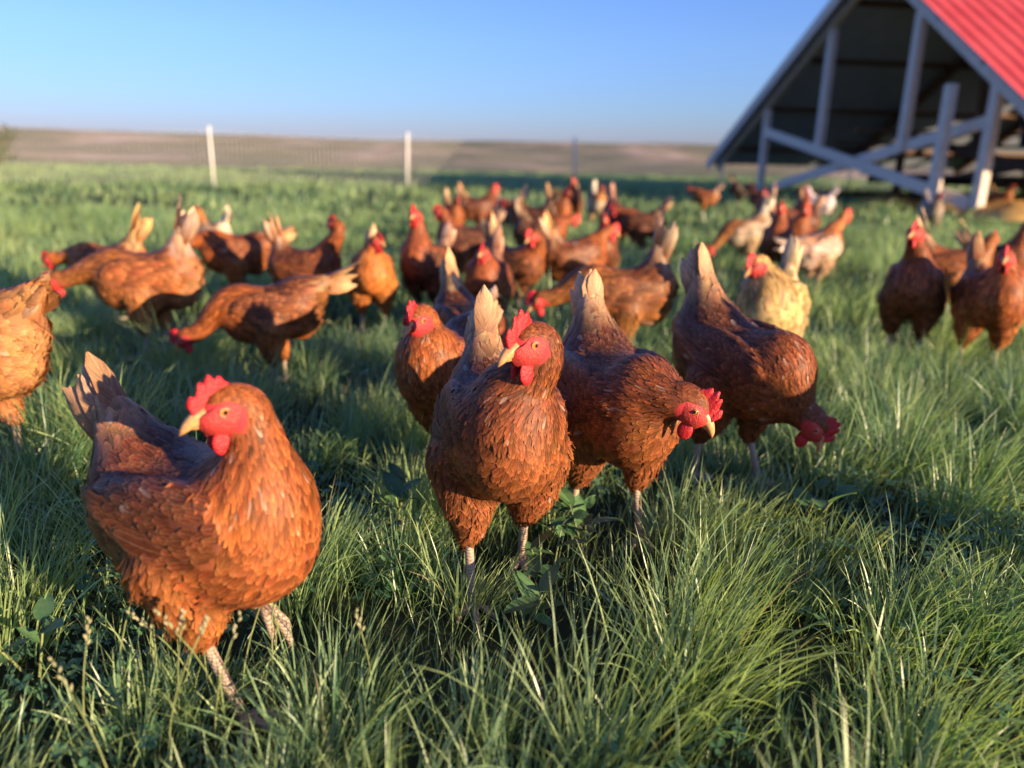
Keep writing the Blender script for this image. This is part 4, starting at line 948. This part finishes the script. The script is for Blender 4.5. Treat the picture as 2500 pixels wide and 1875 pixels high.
def weed(x, y, n, h, sc, lab, seed):
    r = np.random.default_rng(seed); h *= 1.35; sc *= 1.2; root = empty('broadleaf_weed', (x, y, 0)); tag(root, lab, 'weed', 'broad leaved weeds in the grass')
    nst = max(2, n // 5)
    for s_ in range(nst):
        a = r.uniform(0, 6.28); hh = h * r.uniform(.7, 1.15); sp = .05 * r.uniform(.3, 1)
        pts = [np.array((sp * g * math.cos(a), sp * g * math.sin(a), hh * g)) for g in np.linspace(0, 1, 5)]
        mb = MB(); mb.tube(pts, np.linspace(.0022, .0012, 5), 6); link('stem', mb.mesh('stem', True), M['stem'], root)
        for j in range(n // nst):
            g = .35 + .65 * (j + 1) / (n // nst); p = np.array((sp * g * math.cos(a), sp * g * math.sin(a), hh * g))
            o = link('leaf', LEAF[int(r.integers(0, 3))], M['weed'], root); o.location = p
            o.rotation_euler = (r.normal(0, .25), r.normal(-.25, .3), a + j * 2.4 + r.normal(0, .3)); k = sc * r.uniform(.7, 1.15); o.scale = (k, k, k)
weed(.075, .995 + .20, 16, .085, 1.0, 'broad leaved weed in the shade under the breast of the leaning hen', 1)
weed(.125, 1.10, 14, .075, .95, 'broad leaved weed in front of the leaning hen, right of the striding hen', 2)
weed(.02, .90, 8, .06, 1.0, 'small grey green weed in front of the striding centre hen', 3)
weed(.50, 1.20, 8, .07, 1.0, 'upright light green weed below the bowing hen at the right', 4)
weed(-.185, 1.15, 10, .07, .95, 'broad leaved weed left of the striding centre hen', 5)
weed(.06, 1.00, 10, .07, .9, 'broad leaved weed at the rear foot of the striding centre hen', 6)
weed(-.56, .78, 8, .06, .9, 'low weed at the left picture edge beside the nearest hen', 7)
def seeding(x, y, n, lab, seed):
    r = np.random.default_rng(seed); root = empty('seeding_grass', (x, y, 0)); tag(root, lab, 'seeding grass', 'seeding grass stems in the foreground')
    for i in range(n):
        a = r.uniform(0, 6.28); b = r.uniform(.01, .05); hh = r.uniform(.10, .17); ox, oy = r.normal(0, .035, 2)
        pts = [np.array((ox + b * g * g * math.cos(a), oy + b * g * g * math.sin(a), hh * g)) for g in np.linspace(0, 1, 6)]
        mb = MB(); mb.tube(pts, np.linspace(.0011, .0007, 6), 5); st = link('stem', mb.mesh('stem', True), M['stem'], root)
        mb = MB(); tip = pts[-1]; d = nrm(pts[-1] - pts[-2])
        nq = int(r.integers(5, 9)); sl_ = r.uniform(.018, .04)
        for q in range(nq):
            g = q / (nq - 1); c = tip + d * (sl_ * g - .002); an = q * 2.2; sd2 = np.array((math.cos(an), math.sin(an), .9)); sd2 = nrm(sd2 + d)
            Ls = .009 * (1.1 - .5 * g)
            mb.tube([c, c + sd2 * Ls * .5, c + sd2 * Ls], [.0006, .0019, .0003], 5)
        link('seed_head', mb.mesh('seed_head', True), M['seed'], st)
seeding(-.42, .74, 5, 'pale seed heads left of the standing foot of the nearest hen', 11)
seeding(-.30, .72, 5, 'pale seed heads in front of the standing foot of the nearest hen', 12)
seeding(-.36, .66, 4, 'pale seed heads nearest the bottom left of the picture', 13)
seeding(-.24, .76, 3, 'sparse seed heads below the lifted foot of the nearest hen', 14)

# ------------------------------------------------------------------ shrub beyond the fence at the left edge
M['shrub'] = noisy('shrub_leaf', (.035, .055, .02), (.07, .09, .035), 4, .7)
def shrub(x, y, h, lab, seed):
    r = np.random.default_rng(seed); root = empty('shrub', (x, y, 0)); tag(root, lab, 'shrub')
    mb = MB()
    for i in range(7):
        a = r.uniform(0, 6.28); e = r.uniform(.3, .8) * h * .5
        mb.tube([(0, 0, -.1), (e * .4 * math.cos(a), e * .4 * math.sin(a), h * .4), (e * math.cos(a), e * math.sin(a), h * .8)], [.06, .035, .01], 6)
    link('trunk', mb.mesh('trunk', True), M['purlin'], root)
    n = 2600; cl = np.clip(r.normal(0, 1, (40, 3)), -1.3, 1.3) * np.array([.33, .33, .24]) * h + np.array([0, 0, .58 * h]); ci = r.integers(0, 40, n)
    P = cl[ci] + r.normal(0, .11 * h, (n, 3)); P = P[P[:, 2] > .1]; n = len(P)
    t = nrm(r.normal(0, 1, (n, 3))); b_ = nrm(np.cross(t, r.normal(0, 1, (n, 3)))); L_ = .06 * r.uniform(.7, 1.3, n)[:, None]
    V = np.stack([P - t * L_, P + b_ * L_ * .45, P + t * L_, P - b_ * L_ * .45], 1).reshape(-1, 3)
    link('crown', mesh_np('crown', V, np.arange(n * 4).reshape(-1, 4)), M['shrub'], root)
shrub(-14.75, 22.5, 1.1, 'dark olive shrub beyond the fence at the left picture edge', 5)
